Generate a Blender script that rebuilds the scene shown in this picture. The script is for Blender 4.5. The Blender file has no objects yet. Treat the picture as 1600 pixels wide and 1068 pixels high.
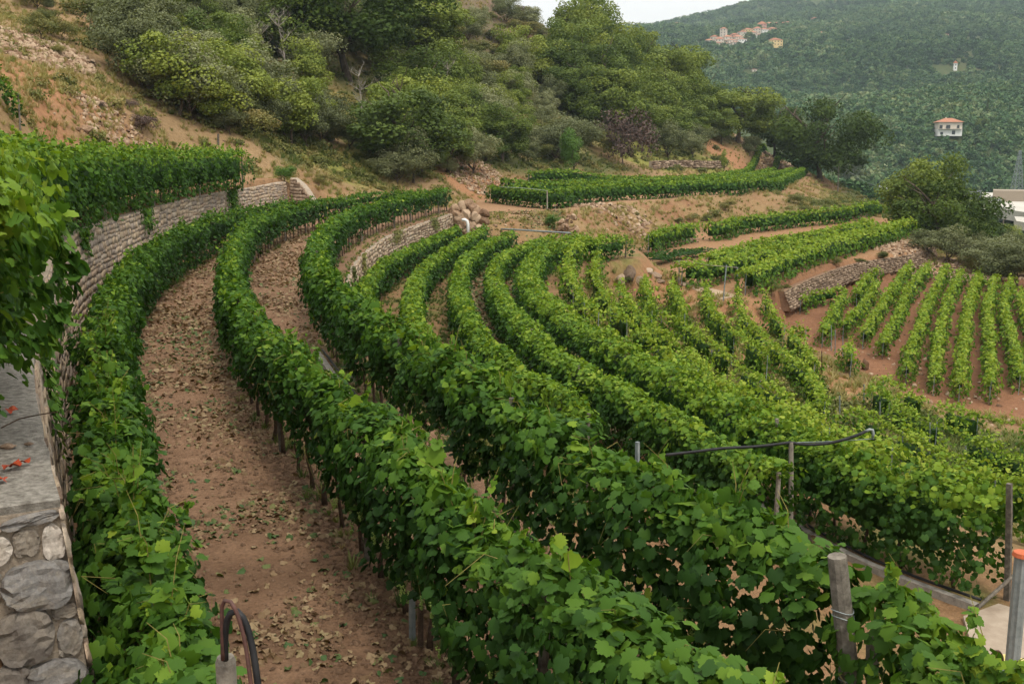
import bpy, math, random
import numpy as np
from mathutils import Vector, Matrix
from mathutils.bvhtree import BVHTree
random.seed(7); rng = np.random.default_rng(7)
SC = bpy.context.scene; COL = SC.collection
R = math.radians
# ------------------------------------------------------------------ camera, sky, sun, exposure
F_PX, CXP, CYP, HOR = 1555.0, 800.0, 534.0, 235.0
PITCH = math.atan((CYP - HOR) / F_PX)
cam_d = bpy.data.cameras.new('camera'); cam = bpy.data.objects.new('camera', cam_d); COL.objects.link(cam)
cam_d.sensor_width = 36.0; cam_d.lens = 36.0 * F_PX / 1600.0
cam_d.clip_start = 0.1; cam_d.clip_end = 20000
cam.location = (0, 0, 0); cam.rotation_euler = (R(90) - PITCH, 0, 0)
SC.camera = cam
SUN_EL, SUN_AZ = R(58), R(150)          # azimuth clockwise from +Y
world = bpy.data.worlds.new("World"); SC.world = world; world.use_nodes = True
nt = world.node_tree; nt.nodes.clear()
sky = nt.nodes.new('ShaderNodeTexSky'); sky.sky_type = 'NISHITA'; sky.sun_disc = False
sky.sun_elevation = SUN_EL; sky.sun_rotation = SUN_AZ; sky.air_density = 1.2; sky.dust_density = 4.0
hs = nt.nodes.new('ShaderNodeHueSaturation'); hs.inputs['Saturation'].default_value = 0.22
bg = nt.nodes.new('ShaderNodeBackground'); bg.inputs['Strength'].default_value = 0.15
wo = nt.nodes.new('ShaderNodeOutputWorld')
mxw = nt.nodes.new('ShaderNodeMix'); mxw.data_type = 'RGBA'; mxw.inputs[0].default_value = 0.75
mxw.inputs[7].default_value = (7.7, 7.6, 7.5, 1)
tcw = nt.nodes.new('ShaderNodeTexCoord'); sxw = nt.nodes.new('ShaderNodeSeparateXYZ'); nt.links.new(tcw.outputs['Generated'], sxw.inputs[0])
mrw = nt.nodes.new('ShaderNodeMapRange'); mrw.inputs['From Min'].default_value = 0.0; mrw.inputs['From Max'].default_value = 0.9; mrw.inputs['To Min'].default_value = 0.0; mrw.inputs['To Max'].default_value = 1.0
nt.links.new(sxw.outputs['Z'], mrw.inputs['Value'])
ovw = nt.nodes.new('ShaderNodeMix'); ovw.data_type = 'RGBA'; ovw.inputs[6].default_value = (7.7, 7.5, 7.25, 1); ovw.inputs[7].default_value = (12.6, 12.3, 11.8, 1)   # overcast: brighter overhead
nt.links.new(mrw.outputs[0], ovw.inputs[0]); nt.links.new(ovw.outputs[2], mxw.inputs[7])
nt.links.new(sky.outputs[0], hs.inputs['Color']); nt.links.new(hs.outputs[0], mxw.inputs[6])
nt.links.new(mxw.outputs[2], bg.inputs['Color']); nt.links.new(bg.outputs[0], wo.inputs[0])
sun_d = bpy.data.lights.new('sun', 'SUN'); sun_d.energy = 1.9; sun_d.angle = R(11); sun_d.color = (1, .93, .80)
sun = bpy.data.objects.new('sun', sun_d); COL.objects.link(sun)
sdir = Vector((math.sin(SUN_AZ) * math.cos(SUN_EL), math.cos(SUN_AZ) * math.cos(SUN_EL), math.sin(SUN_EL)))
sun.rotation_euler = (-sdir).to_track_quat('-Z', 'Y').to_euler(); sun.location = (0, 0, 60)
SC.view_settings.view_transform = 'Standard'; SC.view_settings.look = 'None'
SC.view_settings.gamma = 1.0; SC.view_settings.use_curve_mapping = False
SC.view_settings.exposure = 0.12
SC.render.engine = 'CYCLES'
cy = SC.cycles
cy.use_denoising = True; cy.max_bounces = 6; cy.diffuse_bounces = 3; cy.glossy_bounces = 2
cy.transmission_bounces = 3; cy.transparent_max_bounces = 4; cy.volume_bounces = 0; cy.use_adaptive_sampling = True
cy.adaptive_threshold = 0.02; cy.sample_clamp_indirect = 4

# ------------------------------------------------------------------ helpers
CP, SP = math.cos(PITCH), math.sin(PITCH)
def ray(px, py):
    xc = (px - CXP) / F_PX; yc = (CYP - py) / F_PX
    return np.array([xc, CP + yc * SP, -SP + yc * CP])
def PZ(px, py, z):
    r = ray(px, py); return r * (z / r[2])
def PD(px, py, d):
    r = ray(px, py); return r * (d / r[1])
def XD(px, d, z):
    return np.array([(px - CXP) / F_PX * (d * CP - z * SP), d, z])
def depth(p):
    return p[..., 1] * CP - p[..., 2] * SP
def proj(p):
    d = depth(p); return CXP + F_PX * p[..., 0] / d, CYP - F_PX * (p[..., 1] * SP + p[..., 2] * CP) / d

def vnoise(p, seed=0):
    p = np.asarray(p, float); i = np.floor(p).astype(np.int64); f = p - i; f = f * f * (3 - 2 * f)
    def h(a, b, c):
        n = (a * 374761393 + b * 668265263 + c * 2147483647 + seed * 144665) & 0xffffffff
        n = ((n ^ (n >> 13)) * 1274126177) & 0xffffffff
        n = (n ^ (n >> 16)) & 0xffffff
        return n / float(0xffffff)
    x, y, z = i[..., 0], i[..., 1], i[..., 2]; fx, fy, fz = f[..., 0], f[..., 1], f[..., 2]
    c = lambda a, b, d: h(x + a, y + b, z + d)
    v0 = (c(0,0,0) * (1-fx) + c(1,0,0) * fx) * (1-fy) + (c(0,1,0) * (1-fx) + c(1,1,0) * fx) * fy
    v1 = (c(0,0,1) * (1-fx) + c(1,0,1) * fx) * (1-fy) + (c(0,1,1) * (1-fx) + c(1,1,1) * fx) * fy
    return (v0 * (1-fz) + v1 * fz) * 2 - 1
def n2(x, y, s, seed=0):
    return vnoise(np.stack([x / s, y / s, np.zeros_like(x) + .5], -1), seed)

def tag(o, label=None, cat=None, group=None, kind=None):
    if label: o['label'] = label
    if cat: o['category'] = cat
    if group: o['group'] = group
    if kind: o['kind'] = kind
    return o
def empty(name, loc=(0, 0, 0), rz=0.0):
    o = bpy.data.objects.new(name, None); o.location = loc; o.rotation_euler = (0, 0, rz); o.empty_display_size = .2
    COL.objects.link(o); return o
def link(name, me, parent=None, loc=None, mat=None):
    o = bpy.data.objects.new(name, me)
    if mat is not None and not me.materials: me.materials.append(mat)
    COL.objects.link(o)
    if parent is not None: o.parent = parent
    if loc is not None: o.location = loc
    return o
def np_mesh(name, verts, tris, mats=(), tint=None, midx=None, smooth=False, k=3):
    me = bpy.data.meshes.new(name); verts = np.ascontiguousarray(verts, np.float32); tris = np.ascontiguousarray(tris, np.int32)
    me.vertices.add(len(verts)); me.vertices.foreach_set('co', verts.ravel())
    me.loops.add(tris.size); me.loops.foreach_set('vertex_index', tris.ravel())
    n = len(tris); me.polygons.add(n); me.polygons.foreach_set('loop_start', np.arange(n, dtype=np.int32) * k)
    try: me.polygons.foreach_set('loop_total', np.full(n, k, np.int32))
    except Exception: pass
    for m in mats: me.materials.append(m)
    if midx is not None: me.polygons.foreach_set('material_index', np.ascontiguousarray(midx, np.int32))
    if smooth: me.polygons.foreach_set('use_smooth', np.ones(n, bool))
    if tint is not None:
        a = me.attributes.new('tint', 'FLOAT', 'FACE'); a.data.foreach_set('value', np.ascontiguousarray(tint, np.float32))
    me.update(calc_edges=True); return me
class MB:
    def __init__(s): s.v = []; s.f = []
    def box(s, c, size, rz=0.0, taper=1.0, M=None):
        hx, hy, hz = size[0] / 2, size[1] / 2, size[2] / 2; b = len(s.v); ca, sa = math.cos(rz), math.sin(rz)
        for dz in (-1, 1):
            t = taper if dz > 0 else 1
            for dx, dy in ((-1, -1), (1, -1), (1, 1), (-1, 1)):
                x, y = dx * hx * t, dy * hy * t
                s.v.append((c[0] + x * ca - y * sa, c[1] + x * sa + y * ca, c[2] + dz * hz))
        for q in ((0, 3, 2, 1), (4, 5, 6, 7), (0, 1, 5, 4), (1, 2, 6, 5), (2, 3, 7, 6), (3, 0, 4, 7)): s.f.append(tuple(b + i for i in q))
        return s
    def tube(s, pts, r, n=6, cap=True):
        pts = [Vector(p) for p in pts]; rs = r if hasattr(r, '__len__') else [r] * len(pts); b = len(s.v)
        prev = None
        for i, p in enumerate(pts):
            d = (pts[min(i + 1, len(pts) - 1)] - pts[max(i - 1, 0)]).normalized()
            if prev is None:
                a = Vector((1, 0, 0)) if abs(d.x) < .8 else Vector((0, 1, 0)); u = d.cross(a).normalized()
            else: u = (prev - d * prev.dot(d)).normalized()
            prev = u; w = d.cross(u)
            for k in range(n):
                t = 2 * math.pi * k / n; s.v.append(tuple(p + (u * math.cos(t) + w * math.sin(t)) * rs[i]))
        for i in range(len(pts) - 1):
            for k in range(n):
                a, c = b + i * n + k, b + i * n + (k + 1) % n; s.f.append((a, c, c + n, a + n))
        if cap:
            s.f.append(tuple(b + k for k in range(n))[::-1]); e = b + (len(pts) - 1) * n; s.f.append(tuple(e + k for k in range(n)))
        return s
    def poly(s, vs, fs):
        b = len(s.v); s.v += [tuple(v) for v in vs]; s.f += [tuple(b + i for i in f) for f in fs]; return s
    def mesh(s, name, mat=None, smooth=False):
        me = bpy.data.meshes.new(name); me.from_pydata(s.v, [], s.f)
        if mat: me.materials.append(mat)
        if smooth: me.polygons.foreach_set('use_smooth', [True] * len(me.polygons))
        return me
    def build(s, name, mat, parent=None, smooth=False, loc=None):
        return link(name, s.mesh(name, mat, smooth), parent, loc)

def resample(P, step, dims=2):
    P = np.asarray(P, float); n = len(P)
    if n > 2:                                   # catmull-rom then uniform step
        out = []
        for i in range(n - 1):
            p0, p1, p2, p3 = P[max(i-1, 0)], P[i], P[i+1], P[min(i+2, n-1)]
            for t in np.linspace(0, 1, 12, endpoint=False):
                out.append(.5 * ((2*p1) + (-p0+p2)*t + (2*p0-5*p1+4*p2-p3)*t*t + (-p0+3*p1-3*p2+p3)*t**3))
        out.append(P[-1]); P = np.array(out)
    s = np.r_[0, np.cumsum(np.linalg.norm(np.diff(P[:, :dims], axis=0), axis=1))]
    m = max(2, int(s[-1] / step) + 1); t = np.linspace(0, s[-1], m)
    return np.stack([np.interp(t, s, P[:, k]) for k in range(P.shape[1])], 1), t
def smooth_line(P, it=6):
    P = P.copy()
    for _ in range(it): P[1:-1] = (P[:-2] + 2 * P[1:-1] + P[2:]) / 4
    return P
def normals2(P):
    T = np.gradient(P[:, :2], axis=0); T /= np.linalg.norm(T, axis=1)[:, None] + 1e-9
    return T, np.stack([T[:, 1], -T[:, 0]], 1)      # tangent, right-hand normal

# ------------------------------------------------------------------ materials
def new_mat(name):
    m = bpy.data.materials.new(name); m.use_nodes = True; t = m.node_tree; b = t.nodes['Principled BSDF']; return m, t, b
def ramp(t, fac, stops):
    r = t.nodes.new('ShaderNodeValToRGB'); cr = r.color_ramp
    while len(cr.elements) < len(stops): cr.elements.new(.5)
    for e, (p, c) in zip(cr.elements, stops): e.position = p; e.color = (*c, 1)
    t.links.new(fac, r.inputs[0]); return r.outputs[0]
def noise_n(t, scale, detail=4, rough=.6, coord=None, dist=0):
    n = t.nodes.new('ShaderNodeTexNoise'); n.inputs['Scale'].default_value = scale; n.inputs['Detail'].default_value = detail
    n.inputs['Roughness'].default_value = rough; n.inputs['Distortion'].default_value = dist
    if coord is not None: t.links.new(coord, n.inputs['Vector'])
    return n
def geo_pos(t): return t.nodes.new('ShaderNodeNewGeometry').outputs['Position']
def obj_pos(t): return t.nodes.new('ShaderNodeTexCoord').outputs['Object']
def math_n(t, op, a, b=None):
    n = t.nodes.new('ShaderNodeMath'); n.operation = op
    for i, v in enumerate((a, b)):
        if v is None: continue
        if hasattr(v, 'node'): t.links.new(v, n.inputs[i])
        else: n.inputs[i].default_value = v
    return n.outputs[0]
def leaf_mat(name, stops, trans=.3, rough=.55, objrand=.25, attr='GEOMETRY', spec=.35, inst=0.0):
    m, t, b = new_mat(name)
    a = t.nodes.new('ShaderNodeAttribute'); a.attribute_name = 'tint'; a.attribute_type = attr
    oi = t.nodes.new('ShaderNodeObjectInfo')
    f = math_n(t, 'ADD', a.outputs['Fac'], math_n(t, 'MULTIPLY', math_n(t, 'SUBTRACT', oi.outputs['Random'], .5), objrand))
    if inst:
        a2 = t.nodes.new('ShaderNodeAttribute'); a2.attribute_name = 'itint'; a2.attribute_type = 'INSTANCER'
        f = math_n(t, 'ADD', f, math_n(t, 'MULTIPLY', a2.outputs['Fac'], inst))
    c = ramp(t, f, stops); t.links.new(c, b.inputs['Base Color'])
    b.inputs['Roughness'].default_value = rough; b.inputs['Specular IOR Level'].default_value = spec
    tr = t.nodes.new('ShaderNodeBsdfTranslucent')
    g = t.nodes.new('ShaderNodeMix'); g.data_type = 'RGBA'; g.blend_type = 'MULTIPLY'; g.inputs[0].default_value = 1
    g.inputs[7].default_value = (1.3, 1.25, .5, 1); t.links.new(c, g.inputs[6]); t.links.new(g.outputs[2], tr.inputs[0])
    mx = t.nodes.new('ShaderNodeMixShader'); mx.inputs[0].default_value = trans
    t.links.new(b.outputs[0], mx.inputs[1]); t.links.new(tr.outputs[0], mx.inputs[2])
    t.links.new(mx.outputs[0], t.nodes['Material Output'].inputs[0]); return m
def rough_mat(name, c1, c2, scale=8, rough=.85, bump=.3, objrand=.0, coord='obj', c3=None, bscale=None, spec=.2, metal=0.0):
    m, t, b = new_mat(name); P = obj_pos(t) if coord == 'obj' else geo_pos(t)
    n = noise_n(t, scale, 6, .65, P)
    oi = t.nodes.new('ShaderNodeObjectInfo')
    f = math_n(t, 'ADD', n.outputs[0], math_n(t, 'MULTIPLY', math_n(t, 'SUBTRACT', oi.outputs['Random'], .5), objrand))
    st = [(.32, c1), (.68, c2)] if c3 is None else [(.28, c1), (.5, c2), (.72, c3)]
    t.links.new(ramp(t, f, st), b.inputs['Base Color'])
    b.inputs['Roughness'].default_value = rough; b.inputs['Specular IOR Level'].default_value = spec; b.inputs['Metallic'].default_value = metal
    if bump:
        bn = noise_n(t, bscale or scale * 3, 5, .7, P); bp = t.nodes.new('ShaderNodeBump'); bp.inputs['Strength'].default_value = bump
        bp.inputs['Distance'].default_value = .02; t.links.new(bn.outputs[0], bp.inputs['Height']); t.links.new(bp.outputs[0], b.inputs['Normal'])
    return m
def stone_mat(name, cols, rand=True, objrand=.5):
    # cols: list of colours picked by per-face 'tint' (+ object random) and veined by noise
    m, t, b = new_mat(name); P = geo_pos(t)
    a = t.nodes.new('ShaderNodeAttribute'); a.attribute_name = 'tint'
    oi = t.nodes.new('ShaderNodeObjectInfo')
    n = noise_n(t, 5, 6, .65, P, .6)
    f = math_n(t, 'ADD', a.outputs['Fac'], math_n(t, 'MULTIPLY', math_n(t, 'SUBTRACT', oi.outputs['Random'], .5), objrand))
    f = math_n(t, 'ADD', f, math_n(t, 'MULTIPLY', math_n(t, 'SUBTRACT', n.outputs[0], .5), .55))
    k = len(cols); c = ramp(t, f, [((i + .5) / k, cc) for i, cc in enumerate(cols)])
    n3 = noise_n(t, 42, 5, .7, P); r3 = ramp(t, n3.outputs[0], [(.3, (.62, .6, .58)), (.7, (1.12, 1.1, 1.08))])
    g = t.nodes.new('ShaderNodeMix'); g.data_type = 'RGBA'; g.blend_type = 'MULTIPLY'; g.inputs[0].default_value = 1
    t.links.new(c, g.inputs[6]); t.links.new(r3, g.inputs[7]); t.links.new(g.outputs[2], b.inputs['Base Color'])
    b.inputs['Roughness'].default_value = .9; b.inputs['Specular IOR Level'].default_value = .2
    bn = noise_n(t, 18, 8, .75, P); bp = t.nodes.new('ShaderNodeBump'); bp.inputs['Strength'].default_value = .5; bp.inputs['Distance'].default_value = .03
    t.links.new(bn.outputs[0], bp.inputs['Height']); t.links.new(bp.outputs[0], b.inputs['Normal']); return m

M = {}
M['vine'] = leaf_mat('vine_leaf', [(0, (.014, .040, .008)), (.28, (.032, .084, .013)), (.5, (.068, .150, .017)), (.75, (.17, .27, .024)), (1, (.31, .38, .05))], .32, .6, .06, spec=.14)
M['vine_obj'] = leaf_mat('vine_leaf_single', [(0, (.014, .040, .008)), (.28, (.032, .084, .013)), (.5, (.068, .150, .017)), (.75, (.17, .27, .024)), (1, (.31, .38, .05))], .32, .6, 0.0, 'OBJECT', spec=.16)
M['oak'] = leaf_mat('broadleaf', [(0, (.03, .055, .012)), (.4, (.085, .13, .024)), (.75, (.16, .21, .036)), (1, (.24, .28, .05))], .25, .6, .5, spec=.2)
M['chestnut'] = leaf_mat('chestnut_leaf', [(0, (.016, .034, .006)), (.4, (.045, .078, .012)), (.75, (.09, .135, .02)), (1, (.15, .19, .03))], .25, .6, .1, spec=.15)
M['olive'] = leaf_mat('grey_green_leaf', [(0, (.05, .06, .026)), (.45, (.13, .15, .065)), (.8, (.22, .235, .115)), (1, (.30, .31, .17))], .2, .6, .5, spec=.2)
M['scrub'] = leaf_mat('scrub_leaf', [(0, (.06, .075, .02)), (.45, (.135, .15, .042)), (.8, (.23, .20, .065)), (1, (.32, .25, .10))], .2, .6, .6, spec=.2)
M['bright'] = leaf_mat('bright_green_leaf', [(0, (.03, .08, .012)), (.5, (.075, .16, .02)), (1, (.14, .25, .04))], .25, .6, .2)
M['far'] = leaf_mat('far_forest_leaf', [(0, (.018, .048, .022)), (.3, (.044, .10, .040)), (.6, (.095, .17, .064)), (1, (.22, .25, .12))], .15, .7, .5, spec=.15, inst=.42)
M['purple'] = rough_mat('bare_twig', (.09, .06, .05), (.17, .12, .10), 6, objrand=.3, bump=0)
M['deadwood'] = rough_mat('dead_wood', (.20, .17, .14), (.38, .34, .29), 6, bump=0)
M['bark'] = rough_mat('bark', (.045, .032, .022), (.12, .09, .065), 14, bump=.6)
M['grape'] = rough_mat('green_grape', (.16, .24, .04), (.26, .34, .07), 5, .35, 0, .3, spec=.4)
M['cane'] = rough_mat('green_cane', (.12, .12, .03), (.25, .20, .06), 20, bump=0)
M['vinetrunk'] = rough_mat('vine_trunk', (.05, .03, .02), (.13, .085, .055), 30, bump=.6)
M['post'] = rough_mat('weathered_post', (.095, .082, .066), (.25, .22, .18), 12, bump=.5, objrand=.3)
M['steel'] = rough_mat('grey_steel_post', (.16, .19, .19), (.28, .31, .31), 10, .5, .1, .2, metal=.2)
M['pipe'] = rough_mat('black_pipe', (.012, .012, .013), (.03, .03, .032), 8, .45, 0)
M['hose'] = rough_mat('brown_hose', (.05, .03, .026), (.12, .055, .045), 20, .5, 0)
M['kerb'] = rough_mat('old_concrete', (.20, .18, .155), (.36, .33, .28), 9, bump=.6, coord='geo')
M['cement'] = rough_mat('cement_cap', (.13, .115, .095), (.40, .37, .32), 16, bump=1.0, coord='geo', bscale=60)
M['mortar'] = rough_mat('mortar', (.24, .19, .14), (.42, .35, .27), 14, bump=1, coord='geo')
M['stone'] = stone_mat('wall_stone', [(.24, .17, .12), (.42, .32, .22), (.52, .41, .29), (.40, .29, .21), (.57, .47, .36), (.34, .28, .23)])
M['endstone'] = stone_mat('grey_stone', [(.085, .06, .05), (.19, .17, .15), (.27, .235, .19), (.22, .215, .21), (.40, .34, .26), (.55, .50, .44)], objrand=.7)
M['rubble'] = stone_mat('rubble_stone', [(.17, .12, .085), (.29, .21, .15), (.36, .27, .19), (.44, .34, .25)])
M['rock'] = stone_mat('brown_rock', [(.17, .10, .06), (.34, .23, .15), (.45, .33, .23), (.52, .40, .28)])
M['clod'] = rough_mat('soil_clod', (.15, .088, .052), (.26, .16, .10), 9, bump=.8, objrand=.4)
M['litter'] = leaf_mat('dry_leaf', [(0, (.10, .055, .03)), (.3, (.19, .12, .06)), (.55, (.32, .23, .13)), (.75, (.15, .16, .05)), (.9, (.06, .11, .03)), (1, (.05, .10, .03))], .1, .7, 0, inst=1.0)
M['grass'] = leaf_mat('grass_tuft', [(0, (.06, .10, .02)), (.35, (.13, .17, .04)), (.6, (.26, .25, .08)), (.85, (.38, .29, .14)), (1, (.42, .32, .18))], .2, .7, 0, inst=1.0)
M['white'] = rough_mat('white_plastic', (.7, .7, .68), (.8, .8, .78), 4, .4, 0)
M['redleaf'] = rough_mat('red_leaf', (.30, .03, .015), (.42, .09, .03), 20, .6, 0)
M['yellow'] = rough_mat('yellow_cloth', (.55, .45, .14), (.70, .62, .28), 6, .8, .3)
M['orange'] = rough_mat('orange_cap', (.42, .10, .04), (.52, .14, .06), 6, .6, 0)
M['tile'] = rough_mat('roof_tile', (.30, .12, .07), (.45, .21, .13), 2, .85, .3, .35)
M['plaster'] = rough_mat('cream_plaster', (.52, .46, .38), (.62, .56, .48), .6, .9, 0, .4)
M['pink'] = rough_mat('pink_plaster', (.48, .25, .20), (.56, .32, .25), .6, .9, 0, .2)
M['whitewall'] = rough_mat('white_plaster', (.66, .66, .63), (.76, .76, .73), .6, .9, 0)
M['yellowwall'] = rough_mat('yellow_plaster', (.60, .44, .20), (.68, .52, .27), .6, .9, 0)
M['window'] = rough_mat('window_glass', (.02, .025, .03), (.05, .055, .06), 3, .25, 0, spec=.5)
M['concrete'] = rough_mat('pale_concrete', (.42, .40, .35), (.56, .53, .47), .12, .9, 0, coord='geo')
M['slab'] = rough_mat('slab_concrete', (.27, .21, .155), (.42, .345, .265), 2.2, .9, .3, coord='geo')
M['track'] = rough_mat('pale_track', (.33, .23, .15), (.46, .35, .25), 1.2, .95, .3, coord='geo')
M['darkroof'] = rough_mat('dark_roof', (.05, .055, .07), (.09, .095, .11), 2, .6, 0)
M['blue'] = rough_mat('blue_paint', (.05, .08, .28), (.07, .11, .36), 2, .4, 0)
M['carwhite'] = rough_mat('white_paint', (.62, .63, .64), (.72, .73, .74), 2, .3, 0, spec=.5)
M['carred'] = rough_mat('red_paint', (.34, .07, .04), (.40, .10, .06), 2, .3, 0, spec=.5)
M['cargrey'] = rough_mat('grey_paint', (.18, .19, .2), (.24, .25, .26), 2, .3, 0, spec=.5)
M['tyre'] = rough_mat('tyre', (.015, .015, .015), (.03, .03, .03), 5, .8, 0)
# ------------------------------------------------------------------ vine row courses (traced crest lines -> plan)
def plan(pts, z):
    out = []
    for i, p in enumerate(pts):
        zz = z if not hasattr(z, '__len__') else z[0] + (z[1] - z[0]) * i / (len(pts) - 1)
        out.append(PZ(p[0], p[1], zz)[:2])
    return np.array(out)
ZA, ZB, ZF, ZU = -5.0, -7.5, -5.7, -2.05
ROW1 = [(488,307),(470,309),(437,311),(400,318),(350,329),(300,344),(250,367),(217,390),(190,416),(172,450),(163,490),(162,540),(166,600),(175,660),(186,720),(205,790),(230,860),(252,930),(274,1000),(294,1068),(322,1170)]
ROW2 = [(659,296),(612,299),(569,302),(531,308),(505,312),(475,318),(437,327),(405,339),(382,353),(368,375),(361,400),(362,430),(372,457),(392,488),(418,515),(450,542),(490,572),(548,617),(606,666),(663,720),(735,782),(791,826),(855,870),(914,919),(964,958),(1013,998),(1078,1046),(1138,1096),(1218,1170)]
ROW3 = [(698,294),(662,301),(625,308),(587,316),(559,325),(531,338),(512,351),(498,368),(494,385),(497,402),(505,421),(519,436),(540,452),(562,470),(590,492),(640,525),(700,558),(770,598),(850,650),(920,692),(1000,735),(1080,772),(1140,800),(1210,828),(1300,868)]
ROW3B = [(1388,905),(1430,925),(1485,985),(1540,1060),(1570,1110)]
R4 = [(715,351),(696,360),(668,373),(640,385),(612,398),(590,413),(575,430),(566,450),(575,480),(600,510)]
R5 = [(757,353),(724,371),(696,387),(668,409),(651,430),(644,452),(644,479),(655,505),(680,535),(720,570)]
R6 = [(800,362),(771,373),(745,387),(728,402),(719,422),(716,445),(722,467),(735,492),(752,518),(778,545),(810,570),(860,605),(920,640)]
R7 = [(867,366),(846,371),(818,383),(790,394),(775,407),(771,423),(776,441),(785,460),(799,479),(819,499),(837,520),(862,540),(886,557),(912,571),(940,586),(972,600),(1010,622),(1060,648),(1125,682),(1180,708),(1222,728)]
R8 = [(980,369),(930,374),(905,368),(871,377),(845,391),(830,405),(826,420),(832,440),(850,465),(885,490),(920,510),(960,532),(1010,560),(1060,588),(1130,622),(1200,650),(1270,676),(1340,705),(1430,735),(1500,752),(1568,768)]
row = {}
row['1'] = plan(ROW1, (-2.95, -3.05)); row['2'] = plan(ROW2, (-3.15, -2.95)); row['3'] = plan(ROW3, (-3.1, -2.95)); row['3b'] = plan(ROW3B, -3.0)
for k, r in (('4', R4), ('5', R5), ('6', R6), ('7', R7)): row[k] = plan(r, (-5.95, -5.6))
row['8'] = plan(R8, (-6.0, -5.55))
A_edge = np.vstack([row['3'], row['3b']])
def offset(P2, d):
    Q, _ = resample(np.asarray(P2), 1.0); Q = smooth_line(Q, 8); _, N = normals2(Q); return Q + N * d
# rows run from far to near, so the right-hand normal of travel points to the picture's left
A_out = offset(A_edge, -0.85)
WALL = [(-2.35,4.9,-2.3),(-3.0,6.25,-2.3)] + [tuple(PZ(*p)) for p in ((56,640,-2.3),(51,579,-2.3),(56,520,-2.3),(62,470,-2.3),(78,420,-2.3),(102,376,-2.3),(150,352,-2.3),(200,338,-2.35),(250,324,-2.4),(300,311,-2.4),(350,301,-2.4),(400,293,-2.4),(445,284,-2.3))]
WALL = np.array(WALL)[1:]
W_xy = WALL[:, :2]
B_out = offset(np.vstack([row['8'], [[row['8'][-1][0] + 3.5, row['8'][-1][1] - 5.2]]]), -1.15)

polys = []      # (name, xy, z values per vertex, margin)
uppx = np.array([W_xy[0] + [-.35, -4]] + [w + [-.35, 0] for w in W_xy])
back = uppx[::-1] + np.array([[-5.0, 2.0]])
polys.append(('U', np.vstack([uppx, back]), np.full(len(uppx) * 2, ZU), 6.0))
farA = PZ(712, 326, ZA)[:2]
polyA = np.vstack([[W_xy[0] + [.6, -14]], [W_xy[0] + [-.2, -6]], W_xy + [-.2, 0], [XD(500, 84, ZA)[:2]], [XD(650, 88, ZA)[:2]], [farA + [1, 2]], A_out, [A_out[-1] + [2, -4]], [[9, -14]]])
polys.append(('A', polyA, np.full(len(polyA), ZA), .3))
polyB = np.vstack([A_out + [-.6, 0], [[6, -14]], [[22, -14]], [[22, 2]], B_out[::-1], [PZ(990, 392, ZB)[:2]], [PZ(905, 376, ZB)[:2]], [PZ(800, 377, ZB)[:2]], [PZ(715, 382, ZB)[:2]]])
polys.append(('B', polyB, np.full(len(polyB), ZB), 1.6))
pf = [(750,332),(800,337),(858,333),(960,318),(1060,310),(1150,302),(1210,291),(1262,274)]
polyF = np.vstack([[PZ(x, y, ZF)[:2] for x, y in pf], [XD(1275, 235, ZF)[:2]], [XD(1200, 235, ZF)[:2]], [XD(1100, 172, ZF)[:2]], [XD(960, 145, ZF)[:2]], [XD(850, 132, ZF)[:2]], [XD(752, 116, ZF)[:2]]])
polys.append(('F', polyF, np.full(len(polyF), ZF), 5.0))
pe = [(1000,403,-9.2),(1055,427,-9.8),(1100,455,-10.1),(1160,467,-10.05),(1215,443,-9.95),(1270,422,-9.85),(1330,405,-9.7),(1400,395,-9.5),(1447,382,-9.3),(1400,343,-9.0),(1300,348,-9.1),(1200,356,-9.1),(1100,367,-9.2),(1012,388,-9.2)]
polyE = np.array([PZ(x, y, z) for x, y, z in pe]); polys.append(('E', polyE[:, :2], polyE[:, 2], .9))
pd_ = [(1215,500,-12.4),(1300,452,-11.8),(1350,440,-11.7),(1420,432,-11.6),(1500,432,-11.7),(1600,436,-11.8),(1720,446,-12.0),(1760,640,-13.5),(1600,650,-13.5),(1450,625,-13.5),(1360,590,-13.5),(1250,545,-13.2)]
polyD = np.array([PZ(x, y, z) for x, y, z in pd_]); polys.append(('D', polyD[:, :2], polyD[:, 2], 2.5))
def plane_fit(xy, z):
    A = np.c_[xy, np.ones(len(xy))]; c, *_ = np.linalg.lstsq(A, z, rcond=None); return c

def c3(px, py, d): return tuple(PD(px, py, d))
ctrl = [c3(*p) for p in [
 (-200,150,40),(0,187,45),(100,190,52),(200,197,62),(300,208,75),(400,228,85),(460,255,88),(500,272,90),(560,284,95),(620,294,100),(700,283,108),(740,300,100),
 (0,120,60),(100,135,66),(200,150,82),(0,50,78),(100,55,90),(200,60,105),(300,120,100),(400,160,105),(500,200,112),(600,240,118),
 (400,60,140),(500,100,140),(600,130,150),(700,180,150),(700,80,180),(800,225,160),(800,120,195),(900,222,175),(900,120,215),(1000,236,190),(1100,236,215),(1180,240,235),
 (0,-250,160),(300,-200,200),(600,-120,250),(-300,0,100),(-400,-300,200),
 (800,30,270),(900,70,265),(1000,120,262),(1100,180,258),(1170,225,250)]]
for (px, py, d) in [(800,30,270),(900,70,265),(1000,120,262),(1100,180,258),(1170,225,250)]:
    p = PD(px, py, d); ctrl.append((p[0] * 1.4, p[1] * 1.4, p[2] - 22))
for (px, py, d) in [(0,-250,160),(300,-200,200),(600,-120,250)]:
    p = PD(px, py, d); ctrl.append((p[0] * 1.6, p[1] * 1.6, p[2] + 20)); ctrl.append((p[0] * 3, p[1] * 3, p[2] + 30))
def cz(px, d, z): return tuple(XD(px, d, z))
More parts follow.
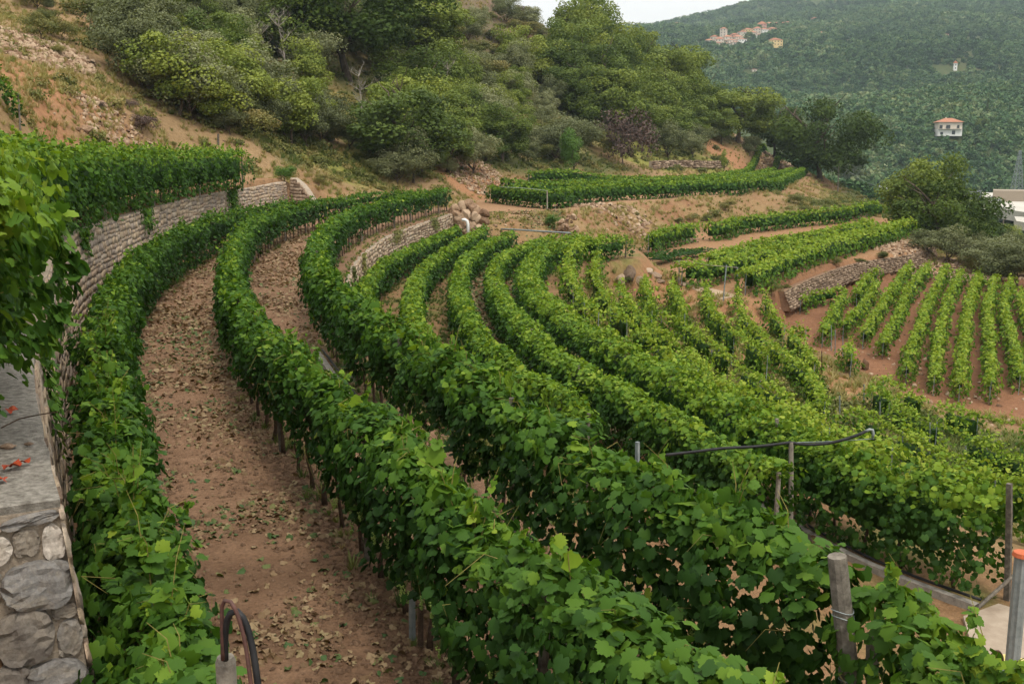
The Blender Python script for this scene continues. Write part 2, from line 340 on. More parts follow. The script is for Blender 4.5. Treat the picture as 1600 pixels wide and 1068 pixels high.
ctrl += [cz(*p) for p in [
 (1300,250,-9),(1340,290,-16),(1260,300,-13),(1350,200,-10.5),(1300,330,-22),(1500,260,-22),(1700,300,-24),(1400,450,-24),(1600,450,-24),(1900,450,-24),(1250,450,-22),(1000,480,-14),
 (1420,135,-10.5),(1460,160,-13),(1500,118,-11.5),(1520,150,-16),(1600,110,-13.5),(1720,120,-16),(1600,180,-20),(1750,75,-15),(1850,50,-16),(1450,210,-18),(1400,180,-13),
 (1200,570,-12),(1400,560,-19),(1600,560,-20),(1900,560,-20),(900,600,0)]]
ctrl += [c3(*p) for p in [(1480,212,600),(1600,215,600),(1350,215,620),(1200,190,700),(1200,150,850),(1170,82,1120),(1250,60,1250),(1400,100,1000),(1600,100,1000),(1750,110,1000),
 (1100,48,1700),(1000,62,1900),(930,58,2000),(980,50,2100),(1090,32,2200),(1200,0,2200),(1400,-40,2200),(1600,-80,2200),(1850,-100,2200),(700,60,2600),(400,80,2600),(1600,138,760),(1450,152,760),(1350,164,760),(1250,178,760),(1180,188,760),(1600,158,890),(1450,166,890),(1350,176,890),(1250,186,890),(1480,190,650),(1380,20,1500),(1600,20,1500)]]
ctrl += [(0, 2900, 150), (1200, 2900, 350), (-1500, 2500, 250), (2500, 2500, 300), (1500, 600, 20), (2000, 1200, 150), (-2000, 500, 160), (-600, 100, 90), (400, -300, -30), (-300, -400, 0), (100, 60, -18), (60, -60, -16), (-60, -60, -2), (-25, 5, 1.0), (-30, 25, 2.5), (-14, -10, -2), (200, 100, -22), (0, -1500, 0), (1500, -1000, -20), (-1500, -1000, 80)]
# the bank between the far terraces and the vineyards below it, and the slope beyond row 8
ctrl += [tuple(PZ(*p)) for p in [(900,345,-6.6),(960,352,-7.6),(1050,338,-7.6),(1150,325,-7.6),(1250,312,-7.6),(1300,300,-7.5),(1340,330,-8.6),(860,360,-6.8),(780,345,-6.2),(930,365,-7.9),
 (1000,400,-9.0),(1010,430,-9.6),(960,450,-9.4),(1000,500,-9.6),(1060,470,-10.4),(1130,465,-10.6),(1200,480,-11.6),(1100,530,-10.6),(1150,570,-10.8),(1200,600,-10.9),(1300,560,-12.6),(1330,640,-12.6),(1400,640,-13.2),(1300,700,-11.5),(1400,760,-11.5),(1500,800,-11.5),(1600,830,-11.5),(1450,700,-12.9),(1600,720,-13.2),(1040,560,-9.8),
 (1200,472,-10.9),(1260,452,-11.2),(1330,434,-11.3),(1400,422,-11.2),(1450,402,-10.5)]]
C = np.array(ctrl, float)
samp = []
for nm, xy, z, m in polys:
    step = 3 if len(xy) > 40 else 1
    co = plane_fit(xy, z)
    for p in xy[::step]:
        samp.append((p[0], p[1], p[0] * co[0] + p[1] * co[1] + co[2]))
C = np.vstack([C, samp])
keep = []                                                  # drop near-duplicates, and A/B clashes fall to the first
for i, p in enumerate(C):
    if all((p[0]-C[j][0])**2 + (p[1]-C[j][1])**2 > 1.0 for j in keep): keep.append(i)
C = C[keep]
Kd = np.sqrt(((C[:, None, :2] - C[None, :, :2])**2).sum(-1) + 1.0)
lam = np.eye(len(C)) * 0.25
Aug = np.zeros((len(C) + 1, len(C) + 1)); Aug[:-1, :-1] = -Kd + lam * 0 ; Aug[:-1, -1] = 1; Aug[-1, :-1] = 1
W = np.linalg.solve(Aug, np.r_[C[:, 2], 0])
def S_fun(x, y):
    out = np.full(x.shape, W[-1]); xf, yf = x.ravel(), y.ravel(); o = np.zeros(xf.shape)
    for i in range(len(C)): o -= W[i] * np.sqrt((xf - C[i, 0])**2 + (yf - C[i, 1])**2 + 1.0)
    return out + o.reshape(x.shape)
def poly_sd(x, y, xy):
    """distance outside the polygon (0 inside)"""
    n = len(xy); ins = np.zeros(x.shape, bool); d2 = np.full(x.shape, 1e18)
    for i in range(n):
        ax, ay = xy[i]; bx, by = xy[(i + 1) % n]
        cond = (ay > y) != (by > y)
        if abs(by - ay) > 1e-12: ins ^= cond & (x < (bx - ax) * (y - ay) / (by - ay) + ax)
        L = (bx-ax)**2 + (by-ay)**2 + 1e-12; t = np.clip(((x-ax)*(bx-ax) + (y-ay)*(by-ay)) / L, 0, 1)
        d2 = np.minimum(d2, (x - ax - t*(bx-ax))**2 + (y - ay - t*(by-ay))**2)
    return np.where(ins, 0, np.sqrt(d2))
def H_fun(x, y, want=False):
    x = np.asarray(x, float); y = np.asarray(y, float)
    D = np.hypot(x, y)
    z = S_fun(x, y); zones = {}
    amp = np.clip((D - 30) / 100, .15, 1.0)
    z = z + amp * (n2(x, y, 14, 1) * .55 + n2(x, y, 4.5, 2) * .25 + n2(x, y, 1.6, 3) * .1) + np.clip((D - 600) / 600, 0, 1) * (n2(x, y, 210, 4) * 26 + n2(x, y, 75, 5) * 7)
    wt = np.zeros(x.shape)
    for nm, xy, zz, m in (polys[5], polys[4], polys[3], polys[0], polys[2], polys[1]):
        lo, hi = xy.min(0) - m - 1, xy.max(0) + m + 1
        k = (x > lo[0]) & (x < hi[0]) & (y > lo[1]) & (y < hi[1])
        if not k.any(): zones[nm] = np.full(x.shape, 99.); continue
        d = np.full(x.shape, 99.); d[k] = poly_sd(x[k], y[k], xy); zones[nm] = d
        w = np.clip(1 - d / m, 0, 1); w = w * w * (3 - 2 * w)
        co = plane_fit(xy, zz); zt = x * co[0] + y * co[1] + co[2]
        z = z * (1 - w) + zt * w; wt = np.maximum(wt, w)
    z = z + wt * (n2(x, y, 1.3, 8) * .03 + n2(x, y, .35, 9) * .018)
    return (z, zones, wt) if want else z

# ------------------------------------------------------------------ ground sheet
th = np.r_[np.linspace(-180, -38, 40, endpoint=False), np.linspace(-38, 38, 340), np.linspace(38, 180, 41)[1:]]
th = np.radians(th); rr = np.exp(np.linspace(math.log(1.5), math.log(3600), 640))
TH, RR = np.meshgrid(th, rr); GX, GY = RR * np.sin(TH), RR * np.cos(TH)
GZ, ZN, WT = H_fun(GX, GY, True)
nr, nt_ = GX.shape
V_ = np.stack([GX, GY, GZ], -1).reshape(-1, 3)
ia = (np.arange(nr - 1)[:, None] * nt_ + np.arange(nt_ - 1)[None, :]).ravel()
quads = np.stack([ia, ia + 1, ia + nt_ + 1, ia + nt_], 1)[:, ::-1]
# true surface colour of the ground, by what grows or lies there
def mixc(c, c2, w): return c * (1 - w[..., None]) + np.array(c2) * w[..., None]
def sm(a, lo, hi): t = np.clip((a - lo) / (hi - lo), 0, 1); return t * t * (3 - 2 * t)
D_ = np.hypot(GX, GY)
nz1 = n2(GX, GY, 9, 11); nz2 = n2(GX, GY, 2.6, 12); nz3 = n2(GX, GY, 26, 13); nz4 = n2(GX, GY, .8, 14)
col = np.ones(GX.shape + (3,)) * np.array((.105, .115, .045))
col = mixc(col, (.16, .17, .06), sm(nz1 + .4 * nz2, .0, .6))
col = mixc(col, (.34, .25, .13), sm(nz2 * .7 + nz3, .15, .75) * .8)
def Hg(x, y):
    x = np.asarray(x, float); y = np.asarray(y, float)
    t = np.arctan2(x, y); r = np.clip(np.hypot(x, y), rr[0], rr[-1] * .999)
    a = np.interp(t, th, np.arange(len(th))); b = np.interp(np.log(r), np.log(rr), np.arange(len(rr)))
    i0 = np.clip(a.astype(int), 0, len(th) - 2); j0 = np.clip(b.astype(int), 0, len(rr) - 2); fa, fb = a - i0, b - j0
    return (GZ[j0, i0] * (1-fa) + GZ[j0, i0+1] * fa) * (1-fb) + (GZ[j0+1, i0] * (1-fa) + GZ[j0+1, i0+1] * fa) * fb
_T = np.exp(np.linspace(math.log(3.5), math.log(3400), 3000))
def HIT(px, py, dmin=0):
    r = ray(px, py); P = r[None] * (_T / r[1])[:, None] if r[1] > 1e-6 else r[None] * _T[:, None]
    below = (P[:, 2] < Hg(P[:, 0], P[:, 1])) & (_T > dmin)
    k = int(np.argmax(below)) if below.any() else len(_T) - 1
    if k > 0 and below[k]:
        a, b = P[k-1], P[k]; ga = a[2] - Hg(a[0], a[1]); gb = b[2] - Hg(b[0], b[1]); t = ga / (ga - gb + 1e-9) if ga > 0 else 1
        p = a + (b - a) * min(max(t, 0), 1)
    else: p = P[k]
    return np.array([p[0], p[1], float(Hg(p[0], p[1]))])
near_hill = (D_ < 300)
# bare earth banks and dry grass around the terraces
dry = (.275, .185, .10); red = (.23, .12, .07)
gF = sm(-ZN['F'], -9, 0); 
bank = np.zeros(GX.shape)
for nm, w_ in (('F', 9), ('E', 7), ('D', 5), ('B', 10), ('A', 8), ('U', 9)): bank = np.maximum(bank, 1 - sm(ZN[nm], w_ * .5, w_))
col = mixc(col, dry, bank * .9)
col = mixc(col, red, bank * sm(nz2 + .5 * nz1 + .3 * nz4, -.15, .45) * .75)
def patch(px, py, rx, ry, colr, amt=1.0):
    """bare or grassy ground at a place on the slope, radii in metres"""
    global col
    cx, cyy, _ = HIT(px, py); d = np.sqrt(((GX - cx) / rx)**2 + ((GY - cyy) / ry)**2) + nz1 * .3 + nz2 * .25
    col = mixc(col, colr, (1 - sm(d, .6, 1.2)) * amt)
yg = (.21, .215, .06); tan = (.28, .195, .11); redm = (.33, .18, .10)
for a in [(60,150,7,9,tan),(150,160,7,9,tan),(30,110,6,10,redm),(120,100,5,9,tan),(60,60,7,12,tan),(150,30,8,14,redm),(30,20,9,16,tan),(215,165,6,6,tan),(60,180,10,3,redm),
          (540,275,5,5,tan),(590,270,5,5,redm),(500,245,6,6,yg),(560,250,7,7,yg),(470,220,6,6,yg),(520,170,5,9,yg),(430,170,5,7,yg),(600,190,6,8,yg),(660,160,5,8,yg),(480,200,4,5,tan),(560,205,5,5,tan),(390,130,5,8,yg),(620,150,6,9,yg),(640,245,5,6,yg),(330,215,9,4,tan),
          (700,300,6,6,tan),(740,285,5,8,redm),(725,265,5,7,redm),(810,30,14,30,(.17,.12,.09)),(760,70,12,30,(.15,.12,.08)),(790,120,10,22,(.14,.12,.07)),
          (1070,247,16,10,yg),(1110,238,12,9,yg),(1010,262,10,8,tan),(1150,250,12,9,redm),(1200,248,10,16,tan),(1000,250,8,6,yg),(1290,560,1.2,5,redm),(1315,610,1.2,4,tan),(1262,525,1.4,3,tan),(1100,480,5,4,tan),(1040,460,3,5,redm),(1180,500,6,5,redm),(1100,520,7,5,redm),(1200,570,6,5,redm)]: patch(*a)
# terraces: soils
inA, inB, inU, inF, inE, inD = (ZN[k] < .4 for k in 'ABUFED')
m = (1 - sm(ZN['B'], 0, 1)); col = mixc(col, (.25, .155, .085), m); col = mixc(col, (.12, .15, .04), m * sm(nz2 + nz4, -.1, .5) * .75)
m = (1 - sm(ZN['A'], 0, .8)); col = mixc(col, (.24, .15, .097), m); col = mixc(col, (.155, .096, .062), m * sm(nz2 * .7 + nz4, -.1, .6) * .85)
col = mixc(col, (.33, .21, .135), m * sm(-nz2 * .7 + nz1, .1, .6) * .5)
m = (1 - sm(ZN['F'], 0, 1)); col = mixc(col, (.32, .20, .12), m)
m = (1 - sm(ZN['E'], 0, 1)); col = mixc(col, (.30, .18, .10), m)
m = (1 - sm(ZN['D'], 0, 2)); col = mixc(col, (.23, .12, .07), m); col = mixc(col, (.17, .085, .05), m * sm(nz2, 0, .5) * .7)
m = (1 - sm(ZN['U'], 0, 1)); col = mixc(col, (.26, .16, .09), m)
# valley floor and far woods
far_ = sm(D_, 300, 420); col = mixc(col, (.05, .075, .03), far_ * .85)
gm = bpy.data.meshes.new('ground')
gm.vertices.add(len(V_)); gm.vertices.foreach_set('co', V_.astype(np.float32).ravel())
gm.loops.add(quads.size); gm.loops.foreach_set('vertex_index', quads.astype(np.int32).ravel())
gm.polygons.add(len(quads)); gm.polygons.foreach_set('loop_start', np.arange(len(quads), dtype=np.int32) * 4)
gm.polygons.foreach_set('use_smooth', np.ones(len(quads), bool))
ca = gm.attributes.new('soil', 'FLOAT_COLOR', 'POINT'); ca.data.foreach_set('color', np.concatenate([col, np.ones(col.shape[:2] + (1,))], -1).astype(np.float32).ravel())
gm.update(calc_edges=True)
m_, t, b = new_mat('earth'); a = t.nodes.new('ShaderNodeAttribute'); a.attribute_name = 'soil'; P = geo_pos(t)
n1 = noise_n(t, 3.2, 8, .72, P, .4); n2_ = noise_n(t, 22, 6, .75, P); 
r1 = ramp(t, n1.outputs[0], [(.3, (.72, .66, .6)), (.7, (1.22, 1.2, 1.16))]); r2 = ramp(t, n2_.outputs[0], [(.3, (.62, .6, .58)), (.5, (1, 1, 1)), (.72, (1.35, 1.32, 1.25))])
g1 = t.nodes.new('ShaderNodeMix'); g1.data_type = 'RGBA'; g1.blend_type = 'MULTIPLY'; g1.inputs[0].default_value = 1
g2 = t.nodes.new('ShaderNodeMix'); g2.data_type = 'RGBA'; g2.blend_type = 'MULTIPLY'; g2.inputs[0].default_value = 1
t.links.new(a.outputs['Color'], g1.inputs[6]); t.links.new(r1, g1.inputs[7]); t.links.new(g1.outputs[2], g2.inputs[6]); t.links.new(r2, g2.inputs[7])
t.links.new(g2.outputs[2], b.inputs['Base Color']); b.inputs['Roughness'].default_value = .95; b.inputs['Specular IOR Level'].default_value = .1
bp = t.nodes.new('ShaderNodeBump'); bp.inputs['Strength'].default_value = .8; bp.inputs['Distance'].default_value = .05; nb = noise_n(t, 9, 10, .8, P)
t.links.new(nb.outputs[0], bp.inputs['Height']); t.links.new(bp.outputs[0], b.inputs['Normal'])
gm.materials.append(m_); M['earth'] = m_
ground = link('ground', gm); tag(ground, kind='structure')

# ------------------------------------------------------------------ leaves
def fan(out):                                   # outline (u,v) -> folded fan about the base
    o = np.array(out, float); w = -.13 * np.abs(o[:, 0]) - .16 * (o[:, 1] - .4)**2
    v = np.c_[o, w]; v = np.vstack([[[0, .12, .03]], v]); n = len(o)
    return v, np.array([(0, i + 1, (i + 1) % n + 1) for i in range(n)])
GRAPE = [(0,.05),(.12,-.12),(.28,-.19),(.41,-.08),(.46,.03),(.47,.12),(.59,.15),(.59,.25),(.66,.36),(.56,.42),(.45,.46),(.52,.57),(.46,.62),(.46,.75),(.32,.74),(.22,.75),(.19,.86),(.09,.88),(0,1.02),(-.09,.88),(-.19,.85),(-.21,.75),(-.32,.75),(-.47,.73),(-.45,.61),(-.52,.55),(-.45,.46),(-.56,.40),(-.65,.34),(-.58,.24),(-.58,.14),(-.46,.12),(-.46,.02),(-.39,-.10),(-.27,-.18),(-.12,-.13)]
T_HI = fan(GRAPE)
T_NEAR = fan([(0,.03),(.38,-.14),(.62,.30),(.42,.46),(.38,.74),(0,1.03),(-.38,.74),(-.42,.46),(-.62,.30),(-.38,-.14)])
T_MID = (np.array([(0,0,0),(.52,.2,-.1),(.32,.72,-.12),(0,1,-.1),(-.32,.72,-.12),(-.52,.2,-.1)]), np.array([(0,1,2),(0,2,3),(0,3,4),(0,4,5)]))
T_FAR = (np.array([(0,0,0),(.5,.45,-.1),(0,1,0),(-.5,.45,-.1)]), np.array([(0,1,2),(0,2,3)]))
def unit(a): return a / (np.linalg.norm(a, axis=-1, keepdims=True) + 1e-9)
def leaf_arrays(P, N, T, S, tmpl):
    """P positions, N normals, T tip directions, S sizes"""
    T = unit(T - N * (T * N).sum(-1, keepdims=True)); U = np.cross(T, N); tv, tf = tmpl
    v = P[:, None, :] + S[:, None, None] * (tv[None, :, 0:1] * U[:, None] + tv[None, :, 1:2] * T[:, None] + tv[None, :, 2:3] * N[:, None])
    f = tf[None] + (np.arange(len(P)) * len(tv))[:, None, None]
    return v.reshape(-1, 3), f.reshape(-1, 3)
def leaf_frames(P, N, T, S):
    T = unit(T - N * (T * N).sum(-1, keepdims=True)); U = np.cross(T, N); out = []
    for i in range(len(P)):
        m = Matrix(((U[i,0], T[i,0], N[i,0], P[i,0]), (U[i,1], T[i,1], N[i,1], P[i,1]), (U[i,2], T[i,2], N[i,2], P[i,2]), (0, 0, 0, 1)))
        out.append(m @ Matrix.Scale(S[i], 4))
    return out
LEAF_ME = np_mesh('vine_leaf', *T_HI, mats=[M['vine_obj']]); 
TOTAL = {'tri': 0}
def join_parts(parts):
    vs, fs, ts, o = [], [], [], 0
    for v, f, t in parts: vs.append(v); fs.append(f + o); ts.append(t); o += len(v)
    return np.vstack(vs), np.vstack(fs), np.concatenate(ts)

TRUNK_ME = MB().tube([(0,0,-.05),(.02,.01,.2),(-.015,.0,.45),(.01,.01,.8)], [.032,.024,.02,.018], 6).mesh('trunk', M['vinetrunk'], True)
def grape_mesh(seed):
    r = np.random.default_rng(seed); V, Fc, off = [], [], 0; t_ = (1 + 5**.5) / 2
    iv = unit(np.array([(-1,t_,0),(1,t_,0),(-1,-t_,0),(1,-t_,0),(0,-1,t_),(0,1,t_),(0,-1,-t_),(0,1,-t_),(t_,0,-1),(t_,0,1),(-t_,0,-1),(-t_,0,1)], float))
    ifc = np.array([(0,11,5),(0,5,1),(0,1,7),(0,7,10),(0,10,11),(1,5,9),(5,11,4),(11,10,2),(10,7,6),(7,1,8),(3,9,4),(3,4,2),(3,2,6),(3,6,8),(3,8,9),(4,9,5),(2,4,11),(6,2,10),(8,6,7),(9,8,1)])
    for _ in range(34):
        z = r.random(); rad = .042 * (1 - z * .75) * np.sqrt(r.random()); a = r.random() * 6.28; c = np.array([np.cos(a) * rad, np.sin(a) * rad, -z * .15]); V.append(iv * r.uniform(.008, .0105) + c); Fc.append(ifc + off); off += 12
    return np_mesh('grape_bunch', np.vstack(V), np.vstack(Fc), [M['grape']], smooth=True)
GRAPES = [grape_mesh(i) for i in range(3)]
POST_ME = MB().tube([(0,0,-.2),(0.01,0,1),(0,0.01,2.05)], [.05,.047,.042], 8).mesh('post', M['post'])
STEEL_ME = MB().box((0,0,.95), (.045,.03,2.2)).mesh('post', M['steel'])

def vine_row(P2, zc, label, group=None, w=.36, low=.5, dens=1.0, tint=0.0, rough=.10, leaves=0, posts='wood', every=5.0, trunk=True, ground=None,
             gaps=(), shoots=1.0, top_bright=.28, name='vine_row', height=None, grapes=0, trunk_step=.9, lowvar=.14, bush=0.0, overhang=0.0, hang=0.0):
    """P2 plan polyline; zc crest height (scalar, pair) or None with height above ground"""
    Pq, s = resample(np.c_[P2, np.linspace(0, 1, len(P2))], .25); fr = Pq[:, 2]; Q = smooth_line(Pq[:, :2], 6); L = s[-1]
    T2, N2 = normals2(Q); zg = Hg(Q[:, 0], Q[:, 1]) if ground is None else np.full(len(Q), float(ground))
    if ground is None: zg = smooth_line(zg, 10)
    if height is not None: ztop = zg + height
    else:
        z0, z1 = (zc if hasattr(zc, '__len__') else (zc, zc)); ztop = z0 + (z1 - z0) * fr
    root = empty(name, (float(Q[-1, 0]), float(Q[-1, 1]), float(zg[-1]))); tag(root, label, 'vine row', group)
    O = np.array(root.location)
    D = np.maximum(Q[:, 1], 3)
    size = np.clip(.092 + (D - 14) * .0021, .092, .34)
    per = (2 * (ztop - zg - low) + 2 * w) * dens * 3.4 / (size**2) * np.where(D > 45, 1.0, np.where(D < 14, 1.45, np.where(D < 24, 1.35, 1.2)))       # leaves per metre
    for g0, g1 in gaps: per[(s > g0) & (s < g1)] *= .12
    cum = np.cumsum(per * .25) ; n = int(cum[-1] * .62)
    u = rng.random(n) * cum[-1]; sa = np.interp(u, cum, s)
    gi = lambda A: np.interp(sa, s, A)
    qx, qy, tx, ty, nx, ny, g_, zt, sz = (gi(A) for A in (Q[:,0], Q[:,1], T2[:,0], T2[:,1], N2[:,0], N2[:,1], zg, ztop, size))
    sd_ = sum(map(ord, label)) % 97
    lump = vnoise(np.stack([sa / 1.1, np.zeros(n), np.zeros(n)], -1), sd_); lump2 = vnoise(np.stack([sa / .45, np.ones(n) * 3, np.zeros(n)], -1), sd_)
    topz = zt + (lump * .11 + lump2 * .10) * (1 + 6 * bush) - .05
    lowz = g_ + low + vnoise(np.stack([sa / .8, np.ones(n) * 7, np.zeros(n)], -1), sd_) * lowvar - hang
    h = topz - lowz
    side = np.where(rng.random(n) < .5, -1., 1.); v = rng.random(n)
    istop = rng.random(n) < (2 * w * 1.2) / (2 * w + 2 * h)
    v = np.where(istop, 1.0, v)
    zz = lowz + h * v
    ww = w * (1 + overhang * np.where(side > 0, 0, 1)) * (.78 + .3 * np.sin(np.clip(v, 0, 1) * 2.6)) * (1 - .35 * (v > .93))
    bumpn = vnoise(np.stack([sa / .55, zz / .5, side * 9], -1), sd_) * rough * 1.6 + vnoise(np.stack([sa / .2, zz / .2, side * 5], -1), sd_ + 1) * rough
    inset = rng.exponential(.075, n)
    lat = np.where(istop, (rng.random(n) * 2 - 1) * w * .85, side * (ww + bumpn - inset))
    zz = np.where(istop, topz - inset + bumpn * .8 - .25 * (lat / w)**2 * .4, zz + rng.normal(0, .04, n))
    # shoots standing off the top
    ns = int(L * 3.2 * shoots); k = rng.random(n) < min(.10 * shoots, .3)
    ssp = np.sort(rng.random(max(ns, 1))) * L; sh_h = rng.random(max(ns, 1))**2 * .38 * min(shoots, 1.8); sh_d = rng.normal(0, .18, (max(ns, 1), 2))
    j = rng.integers(0, max(ns, 1), n); f_ = rng.random(n)
    if ns:
        sx = np.interp(ssp[j], s, Q[:, 0]) + sh_d[j, 0] * f_; sy = np.interp(ssp[j], s, Q[:, 1]) + sh_d[j, 1] * f_; szt = np.interp(ssp[j], s, ztop)
    X = qx + nx * lat; Y = qy + ny * lat
    X = X + tx * rng.normal(0, .03, n)
    Nrm = np.stack([nx * side, ny * side, np.full(n, .35)], -1); Nrm[istop] = np.stack([nx * lat / w * .5, ny * lat / w * .5, np.ones(n)], -1)[istop]
    Tip = np.stack([nx * side * .25, ny * side * .25, np.full(n, -1.)], -1)
    a = rng.random(n) * 6.28; tt = np.stack([np.cos(a), np.sin(a), np.full(n, -.15)], -1); Tip[istop] = tt[istop]
    vt = np.clip(v, 0, 1)
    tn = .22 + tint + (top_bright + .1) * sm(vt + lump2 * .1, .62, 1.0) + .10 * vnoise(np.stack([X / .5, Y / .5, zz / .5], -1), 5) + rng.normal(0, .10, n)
    if ns:
        X = np.where(k, sx, X); Y = np.where(k, sy, Y); zz = np.where(k, szt - .08 + f_ * sh_h[j], zz)
        tn = np.where(k, tn.clip(.3, 1) + .12 + f_ * .16, tn); sz = np.where(k, sz * (1 - .45 * f_), sz); Nrm[k] = rng.normal(0, 1, (k.sum(), 3)) + [0, 0, .6]
    # gusty undulation of the surface and scatter of the blades
    Nrm = unit(Nrm); Nrm = unit(Nrm + rng.normal(0, .46, (n, 3))); Tip = Tip + rng.normal(0, .35, (n, 3))
    S = sz * rng.uniform(.55, 1.4, n)
    P = np.stack([X, Y, zz], -1) - O
    tn = np.clip(tn, 0, 1); tn[rng.random(n) < .0025] = .9
    Dl = Y; near = Dl < 13; far = Dl > 30; mid = ~near & ~far
    inview = (np.abs(X) < .60 * Dl + 1.5) & (Dl > 2.0)
    single = np.zeros(n, bool)
    if leaves:
        W3 = np.stack([X, Y, zz], -1); fac = (-(W3 * Nrm).sum(-1) / np.linalg.norm(W3, axis=1)); pxx, pyy = proj(W3)
        cam_side = ((np.stack([nx, ny], -1) * -W3[:, :2]).sum(-1) * side > 0) | istop | k
        S = np.where(S > sz * 1.15, sz * 1.15, S); sc = S / np.maximum(Dl, 1) * np.clip(fac + .4, .05, 1.4) * (inset < .07) * cam_side * (pxx > -20) * (pxx < 1620) * (pyy > -20) * (pyy < 1090)
        idx = np.argsort(-sc)[:leaves]; idx = idx[sc[idx] > 0]; single[idx] = True
        mats_ = leaf_frames(P[idx] + Nrm[idx] * .03, Nrm[idx], Tip[idx], S[idx] * 1.08)
        for q, mm in zip(idx, mats_):
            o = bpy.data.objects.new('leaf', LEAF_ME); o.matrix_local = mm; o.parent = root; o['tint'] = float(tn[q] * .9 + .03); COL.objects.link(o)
    parts = []
    for mask, tm in ((near, T_NEAR), (mid, T_MID), (far, T_FAR)):
        mk = mask & ~single & inview
        if mk.any():
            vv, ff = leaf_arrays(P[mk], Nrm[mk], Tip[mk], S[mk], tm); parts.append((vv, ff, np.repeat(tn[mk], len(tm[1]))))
    if parts:
        vv, ff, tt = join_parts(parts); TOTAL['tri'] += len(ff)
        # inner mass of old leaves and canes
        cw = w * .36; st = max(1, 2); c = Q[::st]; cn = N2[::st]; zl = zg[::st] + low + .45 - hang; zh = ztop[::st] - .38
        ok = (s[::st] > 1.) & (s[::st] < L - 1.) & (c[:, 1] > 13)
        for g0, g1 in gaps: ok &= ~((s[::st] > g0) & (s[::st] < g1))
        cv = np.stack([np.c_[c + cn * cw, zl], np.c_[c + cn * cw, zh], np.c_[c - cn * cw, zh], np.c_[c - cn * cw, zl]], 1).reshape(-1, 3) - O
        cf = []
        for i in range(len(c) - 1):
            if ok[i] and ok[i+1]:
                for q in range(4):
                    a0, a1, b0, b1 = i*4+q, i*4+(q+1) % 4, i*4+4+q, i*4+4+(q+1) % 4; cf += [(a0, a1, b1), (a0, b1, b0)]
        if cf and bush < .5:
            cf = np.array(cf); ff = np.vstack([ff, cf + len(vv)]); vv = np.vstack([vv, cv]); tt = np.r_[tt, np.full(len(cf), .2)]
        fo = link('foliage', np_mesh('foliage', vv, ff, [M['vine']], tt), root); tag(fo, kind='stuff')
    if ns:
        cm_ = MB()
        for q in range(ns):
            bx, by, bz = (float(np.interp(ssp[q], s, A)) for A in (Q[:, 0], Q[:, 1], ztop))
            if 3 < by < 19 and abs(bx) < .55 * by + .5:
                e = (bx + sh_d[q, 0] * 1.1, by + sh_d[q, 1] * 1.1, bz - .05 + sh_h[q] * 1.1)
                cm_.tube([(bx - O[0], by - O[1], bz - .35 - O[2]), ((bx + e[0]) / 2 - O[0] + .02, (by + e[1]) / 2 - O[1], (bz + e[2]) / 2 - O[2] + .03), (e[0] - O[0], e[1] - O[1], e[2] - O[2])], [.006, .004, .002], 3, False)
        for q in range(int(L * 2.5)):
            a_ = random.uniform(0, L); bx, by, bz, nx_, ny_ = (float(np.interp(a_, s, A)) for A in (Q[:, 0], Q[:, 1], ztop, N2[:, 0], N2[:, 1]))
            if 3 < by < 16 and abs(bx) < .55 * by + .5:
                sd2 = random.choice((-1, 1)); z0_ = bz - random.uniform(.1, 1.0); l_ = random.uniform(.15, .5); w0_ = w * .9
                cm_.tube([(bx + nx_ * sd2 * w0_ * .6 - O[0], by + ny_ * sd2 * w0_ * .6 - O[1], z0_ - O[2]), (bx + nx_ * sd2 * (w0_ + .08) - O[0] + random.uniform(-.1, .1), by + ny_ * sd2 * (w0_ + .08) - O[1] + random.uniform(-.1, .1), z0_ + .06 - O[2]), (bx + nx_ * sd2 * (w0_ + .14) - O[0] + random.uniform(-.2, .2), by + ny_ * sd2 * (w0_ + .14) - O[1] + random.uniform(-.2, .2), z0_ - l_ * .6 - O[2])], [.005, .004, .002], 3, False)
        if cm_.v: tag(cm_.build('canes', M['cane'], root), kind='stuff')
    for q in range(grapes):
        for _ in range(20):
            a_ = random.uniform(.4, L - .4); bx, by, bz, nx_, ny_, gz_ = (float(np.interp(a_, s, A)) for A in (Q[:, 0], Q[:, 1], ztop, N2[:, 0], N2[:, 1], zg))
            if 4 < by < 15 and abs(bx) < .53 * by: break
        else: continue
        sd2 = 1 if (nx_ * -bx + ny_ * -by) > 0 else -1; o = bpy.data.objects.new('grape_bunch', GRAPES[q % 3]); k_ = w * random.uniform(.75, 1.1)
        o.location = (bx + nx_ * sd2 * k_ - O[0], by + ny_ * sd2 * k_ - O[1], gz_ + low + random.uniform(-.05, .4) - O[2]); o.rotation_euler = (random.uniform(-.2, .2), random.uniform(-.2, .2), random.random() * 6); sc_ = random.uniform(.75, 1.15); o.scale = (sc_,) * 3; o.parent = root; COL.objects.link(o)
    # trunks
    if trunk:
        far_m = MB(); cnt = 0
        for x in np.arange(.3, L, trunk_step):
            if any(g0 < x < g1 for g0, g1 in gaps): continue
            x = x + random.uniform(-.12, .12); px = float(np.interp(x, s, Q[:, 0])); py = float(np.interp(x, s, Q[:, 1])); pz = float(np.interp(x, s, zg))
            if py < 3 or abs(px) > .56 * py + 1: continue
            if py < 48 and cnt < 70:
                o = bpy.data.objects.new('trunk', TRUNK_ME); o.location = (px - O[0], py - O[1], pz - O[2]); o.rotation_euler = (random.uniform(-.12, .12), random.uniform(-.12, .12), random.random() * 6)
                q = random.uniform(.85, 1.25); o.scale = (q * 1.25, q * 1.25, max(.8, low + .35) ); o.parent = root; COL.objects.link(o); cnt += 1
            else: far_m.tube([(px - O[0], py - O[1], pz - O[2] - .05), (px - O[0] + random.uniform(-.05, .05), py - O[1], pz - O[2] + low + .35)], .03, 3, False)
        if far_m.v: tag(far_m.build('trunks', M['vinetrunk'], root), kind='stuff')
